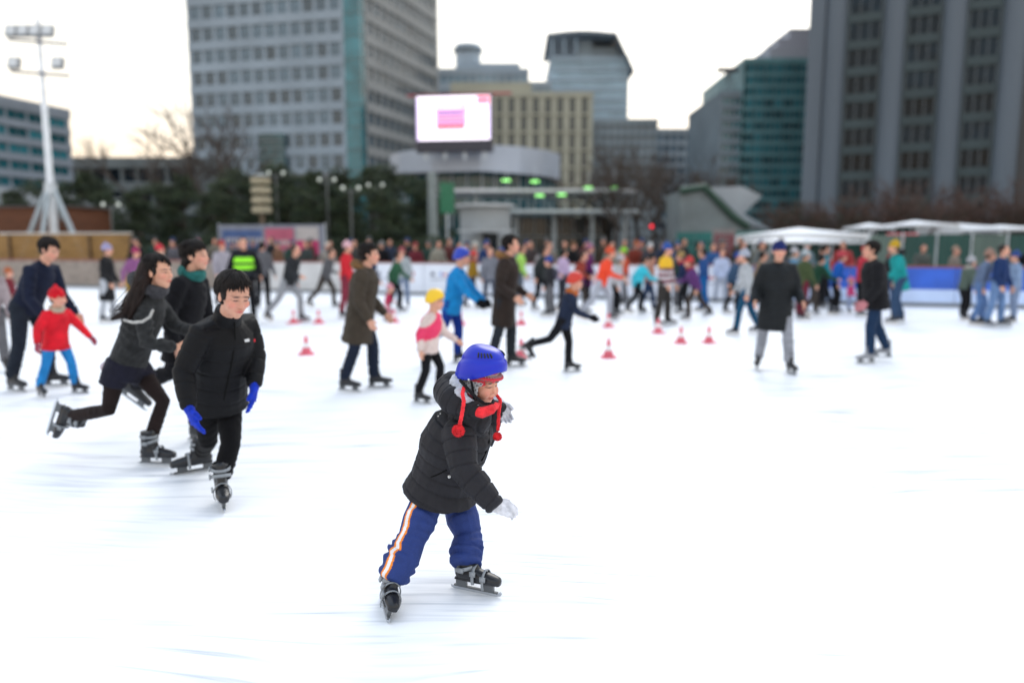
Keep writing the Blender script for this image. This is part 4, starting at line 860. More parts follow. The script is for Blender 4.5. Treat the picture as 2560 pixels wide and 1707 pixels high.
def person(J, o):
    """J joints, o options; returns the person's empty"""
    pt = thing('person', o['label'], 'person', o['base'], 0, o.get('group'))
    pt.matrix_world = Matrix.Translation(o['base']); inv = V(o['base'])
    J = {k: (v if k in DIRS else v - inv) for k, v in J.items()}
    vx = o.get('vox', .012); k = o['k']; g = o.get('bulk', 1.0); S = J['S']; sm = 3; far = o.get('far', False)
    U = (J['neck'] - J['pelvis']).normalized(); F = U.cross(S) * -1
    if F.dot(J['hf']) < 0: F = -F
    hh = J['hh']; M3 = basis(J['hf'], J['hu']); hc = J['head']
    # body with head, neck, hands: one skin
    b = Blob(); head_geo(b, hc, M3, hh, kid=k < .78)
    b.loft([(hc + M3 @ V((0, -.08, -.18)) * hh, .20 * hh, .22 * hh), (J['neck'], .23 * hh, .23 * hh), (J['neck'] - U * .05 * k, .3 * hh, .26 * hh)], S, 12)
    b.loft([(J['neck'] - U * .03 * k, .06 * k, .06 * k), (J['chest'], .13 * k, .085 * k), (J['pelvis'], .12 * k, .09 * k)], S, 12)
    for s in 'LR':
        b.loft([(J['sh' + s], .045 * k), (J['el' + s], .034 * k), (J['wr' + s], .026 * k)], S, 10); b.loft([(J['hip' + s], .07 * k), (J['kn' + s], .05 * k), (J['an' + s], .036 * k)], S, 10)
        d = (J['wr' + s] - J['el' + s]).normalized(); ins = S * (1 if s == 'R' else -1)
        if not o.get('glove'): hand_geo(b, J['wr' + s], J.get('hd' + s, d), ins, F + U * .2, k * .98, o.get('curl', .45))
    b.done('body', attr_mat('skin', .5, .12, .08, 200, var=.05), pt, vx * (.75 if not far else .9), 2 if far else 1, [face_col(hc, M3, hh, skin=np.array(o.get('skin', SKIN)), brow=o.get('hairc', (.03, .02, .018)))])
    # skates
    for s in 'LR': skate(pt, J['an' + s], J['ff' + s], J['fu' + s], k * .98 if k > .8 else k * 1.1, vx * .8, o.get('skatec', (.012, .013, .016)), kid=o.get('kid', False), detail=o.get('sdet', 1 if not far else 0))
    # trousers
    b = Blob(); tb = o.get('tb', 1.08); tl = o.get('tlen', 1.0); tc = o.get('tc', 1.0)
    b.loft([(J['pelvis'] + U * .07 * k, .135 * k * g, .105 * k * g), (J['pelvis'] - U * .03 * k, .15 * k * g, .12 * k * g)], S, 16)
    segs = []
    for s in 'LR':
        an = J['kn' + s].lerp(J['an' + s], tl)
        b.loft([(J['hip' + s] + V((0, 0, .02)) * k, .088 * k * min(tb, 1.1), .095 * k * min(tb, 1.1)), (J['hip' + s].lerp(J['kn' + s], .5), .078 * k * tb), (J['kn' + s], .064 * k * tb), (J['kn' + s].lerp(an, .45), .063 * k * tb * tc), (an, .057 * k * tb * tc)], S, 14, (1, .3))
        segs += [(J['hip' + s], J['kn' + s], .08, .6), (J['kn' + s], J['an' + s], .06, 1.3)]
    tpost = [folds(segs, .006 * k * o.get('fold', 1), .055 * k, 3)]
    if 'tpost' in o: tpost += o['tpost'](J, segs)
    b.done('trousers', o.get('tmat') or cloth(o['trousers']), pt, vx, sm, tpost)
    # jacket
    b = Blob(); low = o.get('coat', .06) * k; jw = o.get('jw', 1.06) * g; jd = o.get('jd', 1.0); ex = .02 * k * (g - 1) * 6
    hem = J['pelvis'] - (U * .7 + V((0, 0, .3))).normalized() * low
    if 'hem' in J: hem = J['hem']
    rr_ = [(hem, .172 * k * jw * o.get('flare', 1), .135 * k * jw * jd * o.get('flare', 1)), (J['pelvis'].lerp(hem, .4), .165 * k * jw, .13 * k * jw * jd), (J['pelvis'].lerp(J['chest'], .5), .152 * k * jw, .125 * k * jw * jd), (J['chest'], .168 * k * jw, .135 * k * jw * jd), (J['chest'].lerp(J['neck'], .55), .15 * k * jw, .125 * k * jw * jd), (J['neck'] - U * .0 * k, .075 * k * jw, .075 * k * jw)]
    b.loft(rr_, S, 18, (.12, .3)); sg = [(hem, J['neck'], .15)]
    for s in 'LR':
        sl = o.get('sl', 1.0); b.loft([(J['chest'].lerp(J['neck'], .7), .07 * k * jw), (J['sh' + s], .068 * k * jw * sl), (J['sh' + s].lerp(J['el' + s], .5), .062 * k * jw * sl), (J['el' + s], .056 * k * jw * sl), (J['el' + s].lerp(J['wr' + s], .5), .051 * k * jw * sl), (J['wr' + s], .040 * k * jw * sl)], S, 14, (1, .3))
        sg += [(J['sh' + s], J['el' + s], .07), (J['el' + s], J['wr' + s], .06)]
    if o.get('collar', 1): ch = o.get('collar', .03); b.loft([(J['neck'] - U * .03 * k, .088 * k, .085 * k), (J['neck'] + U * ch * k + F * .02 * k, .08 * k, .082 * k)], S, 14, (.3, .1))
    kind = o.get('jkind', 'cloth'); post = [quilt(sg, .007 * k * o.get('qamp', 1), .085 * k * o.get('qlam', 1), 5)] if kind == 'puffer' else [folds([x + (1,) for x in sg], .006 * k, .07 * k, 9)]
    if 'jcol' in o: post.append(o['jcol'](J, sg)); jm = attr_mat('striped_knit', .85)
    else: jm = cloth(o['jacket'], kind)
    jk = b.done(o.get('jname', 'jacket'), jm, pt, vx, sm, post)
    if o.get('hood') is not None:
        b = Blob(); bc = J['neck'] + U * .0 * k - F * .03 * k; pts = []
        for q in range(9): a = R(-115 + 230 * q / 8); pts.append((bc + (-F * math.cos(a) + S * math.sin(a)) * .105 * k + U * (.03 * math.cos(a) + .01) * k, .038 * k * (1 + .5 * math.cos(a)), .045 * k * (1 + .4 * math.cos(a))))
        b.loft(pts, U, 12); b.done('hood', cloth(o['hood'], 'wool' if o.get('fur') else kind), pt, vx, 2, [folds([(pts[0][0], pts[-1][0], .1)], .004, .04, 2)])
    # gloves
    if o.get('glove'):
        for s in 'LR':
            d = J.get('hd' + s, (J['wr' + s] - J['el' + s]).normalized()); ins = S * (1 if s == 'R' else -1); b = Blob()
            hand_geo(b, J['wr' + s], d, J.get('pn' + s, ins), J.get('ts' + s, F + U * .2), k * o.get('gs', 1.1), o.get('curl', .5), 1.3)
            b.loft([(J['wr' + s] - d * .03 * k, .034 * k), (J['wr' + s] + d * .02 * k, .032 * k)], S, 12, (.2, 1)); b.done('glove', cloth(o['glove'], 'wool'), pt, vx * .6 if not far else vx * .8, 1, [folds([(J['wr' + s], J['wr' + s] + d * .15, .04)], .0022 * k, .022, 5)])
    # head wear and hair
    hcx = lambda p: hc + M3 @ (V(p) * hh)
    hat = o.get('hat', 'hair'); hairm = mat('hair_%s' % str(o.get('hairc', 'd')), o.get('hairc', (.012, .009, .008)), .6, .5, 30, .5, 60, stretch=(1, 1, .15), spec=.2)
    if hat in ('hair', 'long', 'hood', 'beanie', 'cap'):
        b = Blob()
        if hat != 'beanie' and hat != 'hood':
            b.ell(hcx((0, -.155, .20)), V((.355, .41, .375)) * hh, M3); b.ell(hcx((0, -.22, -.06)), V((.32, .26, .28)) * hh, M3)
            for s in (-1, 1): b.ell(hcx((s * .29, .02, .10)), V((.07, .12, .20)) * hh, M3)
        else: b.ell(hcx((0, -.2, -.05)), V((.33, .25, .3)) * hh, M3)
        if hat == 'long' or o.get('longh'):
            bk = -F; b.loft([(hcx((0, -.28, .1)), .30 * hh, .16 * hh), (hcx((0, -.42, -.45)), .30 * hh, .14 * hh), (hcx((0, -.42, -1.0)) + bk * .03, .24 * hh, .10 * hh), (hcx((0, -.35, -1.5)) + bk * .05, .10 * hh, .05 * hh)], M3 @ V((1, 0, 0)), 12)
        ho = b.done('hair', hairm, pt, vx * .8, 2, [folds([(hcx((0, 0, 1)), hcx((0, -.3, -2)), .2)], .003, .03, 6)])
        if hat in ('hair', 'long') and o['base'].y < 12: strands(ho, hcx, hh, 620 if o['base'].y < 6 else 240, hairm, hat == 'long', o['base'].y < 6, int(o['base'].x * 50) % 999)
    if hat == 'beanie':
        b = Blob(); b.ell(hcx((0, -.10, .20)), V((.39, .45, .41)) * hh, M3); b.loft([(hcx((0, -.09, .08)), .40 * hh, .455 * hh), (hcx((0, -.07, .22)), .40 * hh, .455 * hh)], M3 @ V((1, 0, 0)), 20, (.1, .1))
        if o.get('pom', 1): b.ell(hcx((0, -.15, .66)), .10 * hh, M3)
        b.done('knit_hat', cloth(o['hatc'], 'wool'), pt, vx * .8, 2)
    if hat == 'helmet': helmet(pt, hcx, M3, hh, o['hatc'], vx)
    if hat == 'hood':
        b = Blob(); b.ell(hcx((0, -.14, .13)), V((.42, .46, .47)) * hh, M3); b.ell(hcx((0, -.16, -.35)), V((.40, .40, .35)) * hh, M3); b.ell(hcx((0, .0, .33)), V((.36, .36, .25)) * hh, M3)
        b.done('hood', cloth(o['hatc'], kind), pt, vx, 2)
    if 'scarf' in o:
        b = Blob(); pts = [(J['neck'] + (F * math.cos(a) + S * math.sin(a)) * .085 * k + U * (.025 + .012 * math.sin(2 * a)) * k, .032 * k, .05 * k) for a in [2 * math.pi * q / 14 for q in range(15)]]
        b.loft(pts, F + U * .01, 10); b.done('scarf', cloth(o['scarf'], 'wool'), pt, vx, 2, [folds([(J['neck'] - U, J['neck'] + U, .1)], .006 * k, .03 * k, 4)])
    if 'vest' in o:
        b = Blob(); b.loft([(J['pelvis'].lerp(J['chest'], .1), .178 * k * jw, .142 * k * jw), (J['chest'], .182 * k * jw, .146 * k * jw), (J['chest'].lerp(J['neck'], .6), .15 * k * jw, .135 * k * jw)], S, 18, (.05, .2))
        c0, u0, vc = np.array(J['chest']), np.array(U), o['vest']
        def vcol(co, no):
            h_ = (co - c0) @ u0; n = len(co); col = np.tile(np.array(vc[0]), (n, 1)); w = np.abs(h_ - .03 * k) < .05 * k; col[w] = vc[1]; w = np.abs(h_ + .11 * k) < .035 * k; col[w] = vc[1]; return co, col
        b.done('vest', attr_mat('striped_knit', .85), pt, vx, sm, [folds([sg[0] + (1,)], .003, .06, 2), vcol])
    if 'bag' in o:
        b = Blob(); p = J['chest'] - F * .16 * k; b.loft([(p - U * .16 * k, .12 * k, .07 * k), (p + U * .14 * k, .11 * k, .06 * k)], S, 12, (.5, .8)); b.done('backpack', cloth(o['bag']), pt, vx, 2)
    return pt, J, U, F, M3, hcx
def helmet(pt, hcx, M3, hh, col, vx, name='helmet', big=False):
    m = MB(); n, r_ = 40, (30 if big else 14)
    def P(a, t, ex=0):       # a azimuth from face direction, t 0 rim .. 1 top
        ca, sa = math.cos(a), math.sin(a); rim = .16 * max(0, ca) ** 1 - .12 * (1 - abs(ca)) - .13 * max(0, -ca)
        z0 = .06 + rim; ph = t * math.pi / 2; rz = .66 - z0
        if big: z0 = .10 + .33 * max(0, ca) ** 1.3 - .14 * max(0, -ca) + .02 * abs(sa); rz = .86 - z0
        tc_ = t - .36 - .04 * ca - .10 * (1 - abs(ca)) * big; gro = (-.055 if big else -.018) * math.exp(-(tc_ / .04) ** 2) - (.018 / (1 + math.exp(-tc_ * 60)) if big else 0)
        bul = .03 * math.exp(-((t - .15) / .25) ** 2)
        rr = (math.cos(ph) ** (.58 if big else .72)) * (1 + gro + bul + ex); bx, by = (.51, .58) if big else (.43, .50); return hcx((sa * bx * rr, -.06 + ca * by * rr, z0 + rz * (math.sin(ph)) * (1 + ex)))
    for i in range(r_):
        for j in range(n): m.v.append(P(2 * math.pi * j / n, i / r_))
    top = len(m.v); m.v.append(P(0, 1))
    for i in range(r_ - 1):
        for j in range(n): m.f.append((i * n + j, i * n + (j + 1) % n, (i + 1) * n + (j + 1) % n, (i + 1) * n + j)); m.mi.append(0)
    for j in range(n): m.f.append(((r_ - 1) * n + j, (r_ - 1) * n + (j + 1) % n, top)); m.mi.append(0)
    o = m.build(name, cloth(col, 'plastic'), pt, True)
    bm = bmesh.new(); bm.from_mesh(o.data); bmesh.ops.recalc_face_normals(bm, faces=bm.faces); bm.to_mesh(o.data); bm.free()
    q = o.modifiers.new('thick', 'SOLIDIFY'); q.thickness = .035 * hh * 1.5; q.offset = -1
    s = o.modifiers.new('sub', 'SUBSURF'); s.levels = s.render_levels = 2 if vx < .006 else 1
    return o, P
# ------------------------------------------------------------------ poses
def fk(H, yaw, lean=8, legs=((15, 25, 6), (-12, 15, 6)), arms=((10, 14, 20), (-15, 14, 25)), headp=0, heady=0, tilt=0):
    yaw = R(yaw); F = V((math.cos(yaw), math.sin(yaw), 0)); S = V((-math.sin(yaw), math.cos(yaw), 0)); U = V((0, 0, 1)); le = R(lean)
    T = (U * math.cos(le) + F * math.sin(le) + S * math.sin(R(tilt))).normalized(); J = {'S': S}; hh = .12 + .065 * H if H > 1.3 else .125 + .065 * H
    J['pelvis'] = V((0, 0, 0)); J['chest'] = T * .19 * H; J['neck'] = T * .30 * H; J['hh'] = hh
    hd = (T * .55 + U * .45).normalized(); J['head'] = J['neck'] + hd * (.52 * hh + .025 * H) + F * .02 * H
    a = yaw + R(heady); hp = R(headp); Ff = V((math.cos(a), math.sin(a), 0)); J['hf'] = Ff * math.cos(hp) - U * math.sin(hp); J['hu'] = U * math.cos(hp) + Ff * math.sin(hp)
    for s, sg, (fa, kn, out), (aa, ao, el) in (('L', 1, *[(legs[0], arms[0])][0]), ('R', -1, *[(legs[1], arms[1])][0])):
        J['hip' + s] = S * sg * .052 * H; fa, kn, out = R(fa), R(kn), R(out)
        d = (-U * math.cos(fa) + F * math.sin(fa) + S * sg * math.sin(out)).normalized(); J['kn' + s] = J['hip' + s] + d * .235 * H
        d2 = (-U * math.cos(fa - kn) + F * math.sin(fa - kn) + S * sg * math.sin(out) * .6).normalized(); J['an' + s] = J['kn' + s] + d2 * .215 * H
        raise_ = max(0, -(fa - kn) - R(28)); ff = F * math.cos(raise_) - U * math.sin(raise_); J['ff' + s] = (ff + S * sg * .25).normalized(); J['fu' + s] = (U * math.cos(raise_) + F * math.sin(raise_) - S * sg * math.sin(out) * .3).normalized()
        aa, ao, el = R(aa), R(ao), R(el); J['sh' + s] = J['neck'] - T * .035 * H + S * sg * .10 * H
        d = (-T * math.cos(aa) * .6 - U * math.cos(aa) * .4 + F * math.sin(aa) + S * sg * math.sin(ao)).normalized(); J['el' + s] = J['sh' + s] + d * .17 * H
        d2 = (-U * math.cos(aa + el) + F * math.sin(aa + el) + S * sg * math.sin(ao) * .5).normalized(); J['wr' + s] = J['el' + s] + d2 * .145 * H
    return J
POSES = dict(
    stand=dict(lean=3, legs=((5, 6, 5), (-4, 6, 5)), arms=((5, 12, 18), (8, 12, 22))),
    glide=dict(lean=14, legs=((24, 30, 6), (2, 22, 8)), arms=((25, 22, 30), (-18, 22, 25))),
    stride=dict(lean=18, legs=((30, 32, 4), (-22, 22, 12)), arms=((-25, 18, 30), (35, 16, 40))),
    push=dict(lean=22, legs=((-32, 40, 8), (30, 38, 4)), arms=((35, 18, 45), (-30, 18, 30))),
    kick=dict(lean=16, legs=((14, 16, 3), (-38, 38, 5)), arms=((-20, 25, 35), (30, 20, 40))),
    wide=dict(lean=10, legs=((12, 14, 14), (-4, 14, 14)), arms=((20, 45, 15), (10, 48, 15))),
    walk=dict(lean=5, legs=((18, 12, 4), (-14, 12, 4)), arms=((-14, 12, 18), (16, 12, 22))),
    pocket=dict(lean=4, legs=((8, 10, 5), (-6, 10, 5)), arms=((-5, 18, 60), (-5, 18, 60))),
    lean=dict(lean=30, legs=((18, 22, 5), (-2, 14, 5)), arms=((35, 12, 20), (25, 12, 20))),
)
def crowd(px, pyf, pyt, yaw, pose, label, Y=None, **o):
    Y = Y or gy(pyf); H_t = at(px, pyt, Y).z; H = max(.6, H_t * .97); P = dict(POSES[pose]); P.update(o.pop('mod', {}))
    for _ in range(4):
        J = fk(H, yaw, **P); k = H / 1.7 if H > 1.35 else H / 1.62; ks = k * .98 if k > .8 else k * 1.1
        low = min(J['anL'].z, J['anR'].z) - .155 * ks; top = J['head'].z + J['hh'] * (.52 if o.get('hat', 'hair') != 'beanie' else .62); H *= H_t / (top - low)
    X = at(px, pyf, Y).x; off = V((X, Y, -low + .001))
    if not o.get('onice', 1): off.z -= .03
    for q in J:
        if q not in DIRS: J[q] = J[q] + off
    base = V((X, Y, 0 if o.get('onice', 1) else -.03))
    o.setdefault('vox', .012 if Y < 11 else .017 if Y < 19 else .024); o['far'] = Y > 12; o['k'] = k; o['base'] = base; o['label'] = label
    o.setdefault('fold', 1.3)
    return person(J, o)
# ------------------------------------------------------------------ the child in the middle
W = at
def ribbon(name, pts, rad, m, par, n=8, flat=1.0, ref=V((0, 0, 1))):
    b = Blob(); b.loft([(p, rad, rad * flat) for p in pts], ref, n); return meshobj(name, b.v, b.f, m, par, True)
def surf_point(o, px, py, lift=.0):            # where the camera ray meets a finished part
    M = o.matrix_world.inverted(); d = ray(px, py); a = M @ V((0, 0, CAMZ)); dd = (M.to_3x3() @ d).normalized()
    ok, loc, nrm, i = o.ray_cast(a, dd); return (o.matrix_world @ loc + (o.matrix_world.to_3x3() @ nrm) * lift, nrm) if ok else (None, None)
late = []
fuR, ffR = V((.40, .0, .92)).normalized(), V((.30, -.95, 0)).normalized(); fuL, ffL = V((.05, 0, 1)), V((.91, -.41, 0))
gR, gL = gp(954, 1508), gp(1162, 1474); ks = .71 * 1.1
J = dict(S=V((.42, .9, 0)).normalized(), pelvis=W(1112, 1180, 3.29), chest=W(1134, 1116, 3.27), neck=W(1176, 1032, 3.24), head=W(1203, 957, 3.20), hh=.195,
    hf=V((.82, -.56, -.22)).normalized(), hu=V((.18, -.12, .97)).normalized(),
    shR=W(1146, 1088, 3.13), shL=W(1192, 1080, 3.38), elR=W(1160, 1172, 3.05), wrR=W(1238, 1264, 2.98), elL=W(1203, 1098, 3.47), wrL=W(1245, 1006, 3.44),
    hdR=V((.9, .1, -.28)), pnR=V((-.3, .6, -.7)), tsR=V((.3, -.2, .8)), hdL=V((.45, -.1, -.85)), pnL=V((.3, -.8, -.3)), tsL=V((.2, -.6, .4)),
    hipR=W(1066, 1262, 3.24), hipL=W(1146, 1262, 3.36), knR=W(1030, 1345, 3.14), knL=W(1170, 1335, 3.30), anR=gR + fuR * .155 * ks, anL=gL + fuL * .155 * ks,
    ffR=ffR, ffL=ffL, fuR=fuR, fuL=fuL, hem=W(1102, 1228, 3.31))
Dst = V((-.62, -.78, .05)).normalized()
def stripe(Jl, segs):
    D = np.array(Dst)
    def f(co, no):
        i, t, Q = segp(co, segs); v = co - Q; n = len(co); base = np.array([.013, .034, .165]); col = np.tile(base, (n, 1))
        ax = np.array([list((V(s[1]) - V(s[0])).normalized()) for s in segs])[i]; vv = v - ax * (v * ax).sum(1)[:, None]; r = np.linalg.norm(vv, axis=1) + 1e-6
        dd = D[None] - ax * (ax @ D)[:, None]; dd /= np.linalg.norm(dd, axis=1)[:, None]; cr = np.cross(dd, vv); s_ = (cr * ax).sum(1) / r; c_ = (vv * dd).sum(1) / r
        arc = np.arctan2(s_, c_) * r + .004 * np.sin(t * 55) + .003 * wob(co, 30, 8); near = np.isin(i, [k for k, s in enumerate(segs) if k >= 2])   # R leg segments come second
        o_ = near & (np.abs(arc) < .019); w_ = near & (np.abs(arc) < .0085); col[o_] = (.85, .24, .008); col[w_] = (.78, .76, .78); return co, col
    return [f]
o = dict(label='child in blue helmet, black padded jacket and blue track trousers in the foreground', base=V((W(1100, 1400, 3.28).x, 3.28, 0)), k=.71, vox=.0048, jkind='puffer', jacket=(.017, .0165, .020), jname='padded_jacket', jd=1.2, tc=1.22,
    tb=1.42, trousers=(.02, .05, .2), tpost=stripe, tmat=attr_mat('track_fabric', .75, bump=.35, bscale=110), tlen=.97, fold=1.35, kid=True, glove=(.62, .62, .66), gs=1.05, jw=1.38, sl=1.16, coat=.05, flare=1.12, hat='none', sdet=2, collar=0, curl=.5, skin=np.array([.66, .34, .23]))
KIDJ = J
pt, Jl, U_, F_, M3, hcx = person(J, o); kid = pt; kb = o['base']
helmet_o, HP = helmet(pt, hcx, M3, .195, (.002, .016, .42), .004, big=True)
hh = .195
def hl(*p): return hcx(p)
for s in (1, -1):                                # five slots each side, rivet
    for q in range(5):
        a0 = s * (.62 + .17 * q); p0_, p1_ = HP(-a0, .52, .004), HP(-(a0 + .06 * s), .64, .003)
        ribbon('vent', [p0_, (p0_ + p1_) / 2 + (p0_ - hl(0, -.05, .2)).normalized() * .001, p1_], .0062, mat('slot_black', (.006, .006, .012), .5), helmet_o, 8, .55)
    p = HP(-s * 1.45, .02, .015); m = MB(); m.ball(p, .0045, 10); m.build('rivet', cloth((.75, .75, .75), 'plastic'), helmet_o, True)
black_s = cloth((.012, .012, .014)); 
for s in (1, -1):
    ribbon('chin_strap', ([W(1150, 950, 3.07) - kb, W(1168, 970, 3.055) - kb, W(1189, 992, 3.05) - kb, W(1210, 1008, 3.055) - kb, W(1233, 1009, 3.10) - kb] if s == 1 else [hl(s * .47, -.34, .05), hl(s * .46, -.15, -.14), hl(s * .40, .03, -.33), hl(s * .27, .18, -.49), hl(0, .29, -.56)]), .0085, black_s, helmet_o, 8, .4, M3 @ V((0, .6, .8)))
    ribbon('chin_strap', [hl(s * .46, .05, .12), hl(s * .42, .11, -.08), hl(s * .37, .13, -.25), hl(s * .28, .17, -.46)], .007, black_s, helmet_o, 8, .4, M3 @ V((0, 1, .2)))
ribbon('strap_pad', [hl(.25, .14, -.46), hl(.14, .22, -.55), hl(0, .27, -.575), hl(-.14, .2, -.55)], .009, cloth((.03, .03, .034)), helmet_o, 8, .5, M3 @ V((0, .6, .8)))
ribbon('strap_end', [hl(.34, -.06, -.40), hl(.27, .05, -.50), hl(.16, .14, -.60)], .006, cloth((.75, .28, .10)), helmet_o, 8, .4, M3 @ V((0, .6, .8)))
# knitted hat with ear flaps, tassels
b = Blob(); b.ell(hl(0, -.10, .20), V((.38, .46, .42)) * hh, M3); b.ell(hl(0, -.26, -.12), V((.34, .26, .33)) * hh, M3)
for s in (1, -1): b.ell(hl(s * .315, -.02, -.14), V((.065, .20, .30)) * hh, M3); b.ell(hl(s * .29, .0, -.36), V((.06, .12, .16)) * hh, M3)
b.loft([(hl(s[0], s[1], .235), .045 * hh, .10 * hh) for s in [(.36 * math.sin(a), -.06 + .465 * math.cos(a)) for a in [R(-120 + 12 * q) for q in range(21)]]], M3 @ V((0, 0, 1)), 10)
Mi = np.array(M3.inverted()); hc_ = np.array(Jl['head'])
def knit(co, no):
    q = (co - hc_) @ Mi.T / hh; n = len(co); ang = np.arctan2(q[:, 0], q[:, 1]); col = np.tile(np.array([.62, .03, .05]), (n, 1)); z = q[:, 2]
    st = np.sin(ang * 34) * .012
    zz = np.abs(((ang * 7 + 50) % 1) - .5) * .09
    m1 = (z > .265 + zz * .5) & (z < .288 + zz * .5); col[m1] = (.75, .72, .72)
    m2 = (z > .165 + st) & (z < .205 + st); col[m2] = (.20, .17, .18)
    side = np.abs(q[:, 0]) > .24
    m3 = side & (z < .10) & (z > -.20) ; col[m3] = (.52, .53, .55)
    dots = (np.sin(q[:, 1] * 62) * np.sin(z * 62)) > .45; col[m3 & dots] = (.09, .09, .10)
    m4 = side & (z <= -.20) & ((np.sin(q[:, 1] * 45 + z * 60)) > .55); col[m4] = (.22, .05, .08)
    return co, col
b.done('ear_flap_hat', attr_mat('knit_pattern', .95, bump=.6, bscale=220, sheen=.2), pt, .004, 1, [knit])
redw = cloth((.80, .035, .045), 'wool')
def tassel(pts, ball, rb):
    P = [W(*p) - kb for p in pts]
    bb = Blob()
    for w in range(3):
        q = []; 
        for i in range(len(P) * 6 - 5):
            f = i / 6; a = P[min(int(f), len(P) - 1)].lerp(P[min(int(f) + 1, len(P) - 1)], f - int(f)); q.append((a + V((math.cos(i * .9 + w * 2.1), 0, math.sin(i * .9 + w * 2.1) * .3)) * .0036, .0052))
        bb.loft(q, V((0, 1, 0)), 8)
    t = meshobj('tassel_cord', bb.v, bb.f, redw, pt, True)
    c = W(*ball) - kb; v, f = [], []; rs = np.random.RandomState(3)
    mb = MB(); mb.ball(c, rb * .80, 14)
    for i in range(900):
        d = V(rs.normal(size=3)).normalized(); w_ = d.orthogonal().normalized() * .0016; e = c + d * rb * rs.uniform(.92, 1.08); k = len(mb.v); mb.v += [c + d * rb * .7 - w_, c + d * rb * .7 + w_, e]; mb.f.append((k, k + 1, k + 2)); mb.mi.append(0)
    o_ = mb.build('pompom', redw, t)
tassel([(1160, 968, 3.07), (1156, 984, 3.03), (1160, 1002, 3.01), (1155, 1035, 2.99), (1149, 1062, 2.99)], (1146, 1076, 2.99), .028)
tassel([(1240, 985, 3.22), (1251, 1000, 3.19), (1247, 1030, 3.17), (1245, 1074, 3.15)], (1244, 1091, 3.15), .021)
b = Blob(); X = lambda px, py, y: W(px, py, y) - kb
b.loft([(X(1206, 1030, 3.10), .030, .035), (X(1172, 1022, 3.07), .046, .050), (X(1132, 1000, 3.10), .062, .062), (X(1118, 978, 3.22), .068, .064), (X(1122, 965, 3.36), .062, .06), (X(1170, 985, 3.42), .05, .05)], V((0, 0, 1)), 14)
b.ell(X(1130, 958, 3.24), V((.048, .075, .055))); b.loft([(X(1175, 1040, 3.2), .10, .11), (X(1165, 1010, 3.25), .09, .10)], V((1, 0, 0)), 14)
b.done('hood', cloth((.017, .0165, .020), 'puffer'), pt, .005, 3, [quilt([(X(1206, 1030, 3.10), X(1118, 975, 3.22), .1)], .004, .05, 4)])
b = Blob(); b.loft([(X(1190, 1014, 3.075), .016, .018), (X(1168, 1004, 3.055), .021, .022), (X(1148, 986, 3.075), .026, .026), (X(1137, 962, 3.14), .028, .028), (X(1139, 945, 3.22), .024, .024)], V((0, 0, 1)), 12)
b.done('hood_lining', cloth((.46, .47, .52), 'wool'), pt, .0045, 2, [folds([(X(1190, 1014, 3.1), X(1139, 945, 3.2), .1)], .003, .03, 4)])
b = Blob(); b.loft([(X(1160, 1014, 3.12), .012, .014), (X(1182, 1027, 3.07), .022, .025), (X(1206, 1031, 3.05), .025, .029), (X(1226, 1024, 3.07), .021, .025), (X(1243, 1011, 3.13), .012, .014)], V((0, 0, 1)), 12)
b.done('scarf', redw, pt, .004, 2, [folds([(X(1168, 1018, 3.1), X(1242, 1004, 3.12), .1)], .002, .03, 4)])
late.append(('padded_jacket', pt, [(1216, 1052), (1222, 1080), (1222, 1105), (1214, 1130), (1204, 1150)], 0, 'zip', .0045)); late.append(('padded_jacket', pt, [(1078, 1192), (1092, 1187), (1106, 1180), (1116, 1174)], 0, 'zip', .003))
late.append(('padded_jacket', pt, 1123, 1191, .0075, (.6, .6, .58)))
late.append(('padded_jacket', pt, 1096, 1040, .004, (.6, .6, .6))); late.append(('padded_jacket', pt, 1101, 1034, .004, (.6, .6, .6)))

# ------------------------------------------------------------------ the young woman pushing off behind
gl_ = gp(374, 1163)
J = dict(S=V((.12, 1, 0)).normalized(), pelvis=W(322, 902, 5.27), chest=W(358, 800, 5.25), neck=W(380, 724, 5.22), head=W(397, 682, 5.20), hh=.225, hf=V((.97, -.20, -.02)).normalized(), hu=V((.05, 0, 1)),
    shR=W(358, 782, 5.10), shL=W(402, 768, 5.42), elR=W(366, 856, 5.04), wrR=W(438, 868, 5.14), elL=W(440, 815, 5.45), wrL=W(500, 835, 5.30),
    hipR=W(292, 925, 5.19), hipL=W(345, 922, 5.36), knR=W(271, 1024, 5.15), anR=W(178, 1040, 5.28), knL=W(408, 1003, 5.26), anL=gl_ + V((0, 0, .155 * .93)),
    ffR=V((-.38, .05, -.92)).normalized(), fuR=V((.92, .0, -.38)).normalized(), ffL=V((.99, -.12, 0)), fuL=V((0, 0, 1)), hem=W(313, 925, 5.27))
o = dict(label='young woman in grey jacket and black tights pushing off with one skate raised behind', base=V((W(320, 1100, 5.25).x, 5.25, 0)), k=.93, vox=.0075, jacket=(.028, .029, .030), jkind='wool', trousers=(.016, .010, .0095), tb=.86, tlen=.95, fold=.4,
    hat='hair', sdet=2, jw=1.0, coat=.1, scarf=(.055, .055, .062), skin=np.array([.62, .33, .22]), fur=1, hood=(.04, .04, .042))
pt, Jl, U_, F_, M3, hcx = person(J, o); wb = o['base']; X = lambda px, py, y: W(px, py, y) - wb
hm = mat('long_hair', (.012, .006, .0045), .6, .5, 40, .6, 80, stretch=(1, 1, .2), spec=.2)
b = Blob(); b.loft([(X(372, 668, 5.2), .085, .07), (X(352, 715, 5.14), .085, .055), (X(333, 755, 5.10), .075, .045), (X(312, 785, 5.08), .045, .03), (X(280, 798, 5.06), .012, .012)], V((0, 1, 0)), 12)
b.loft([(X(360, 700, 5.1), .04, .03), (X(340, 760, 5.06), .035, .025), (X(322, 800, 5.05), .015, .012)], V((0, 1, 0)), 10)
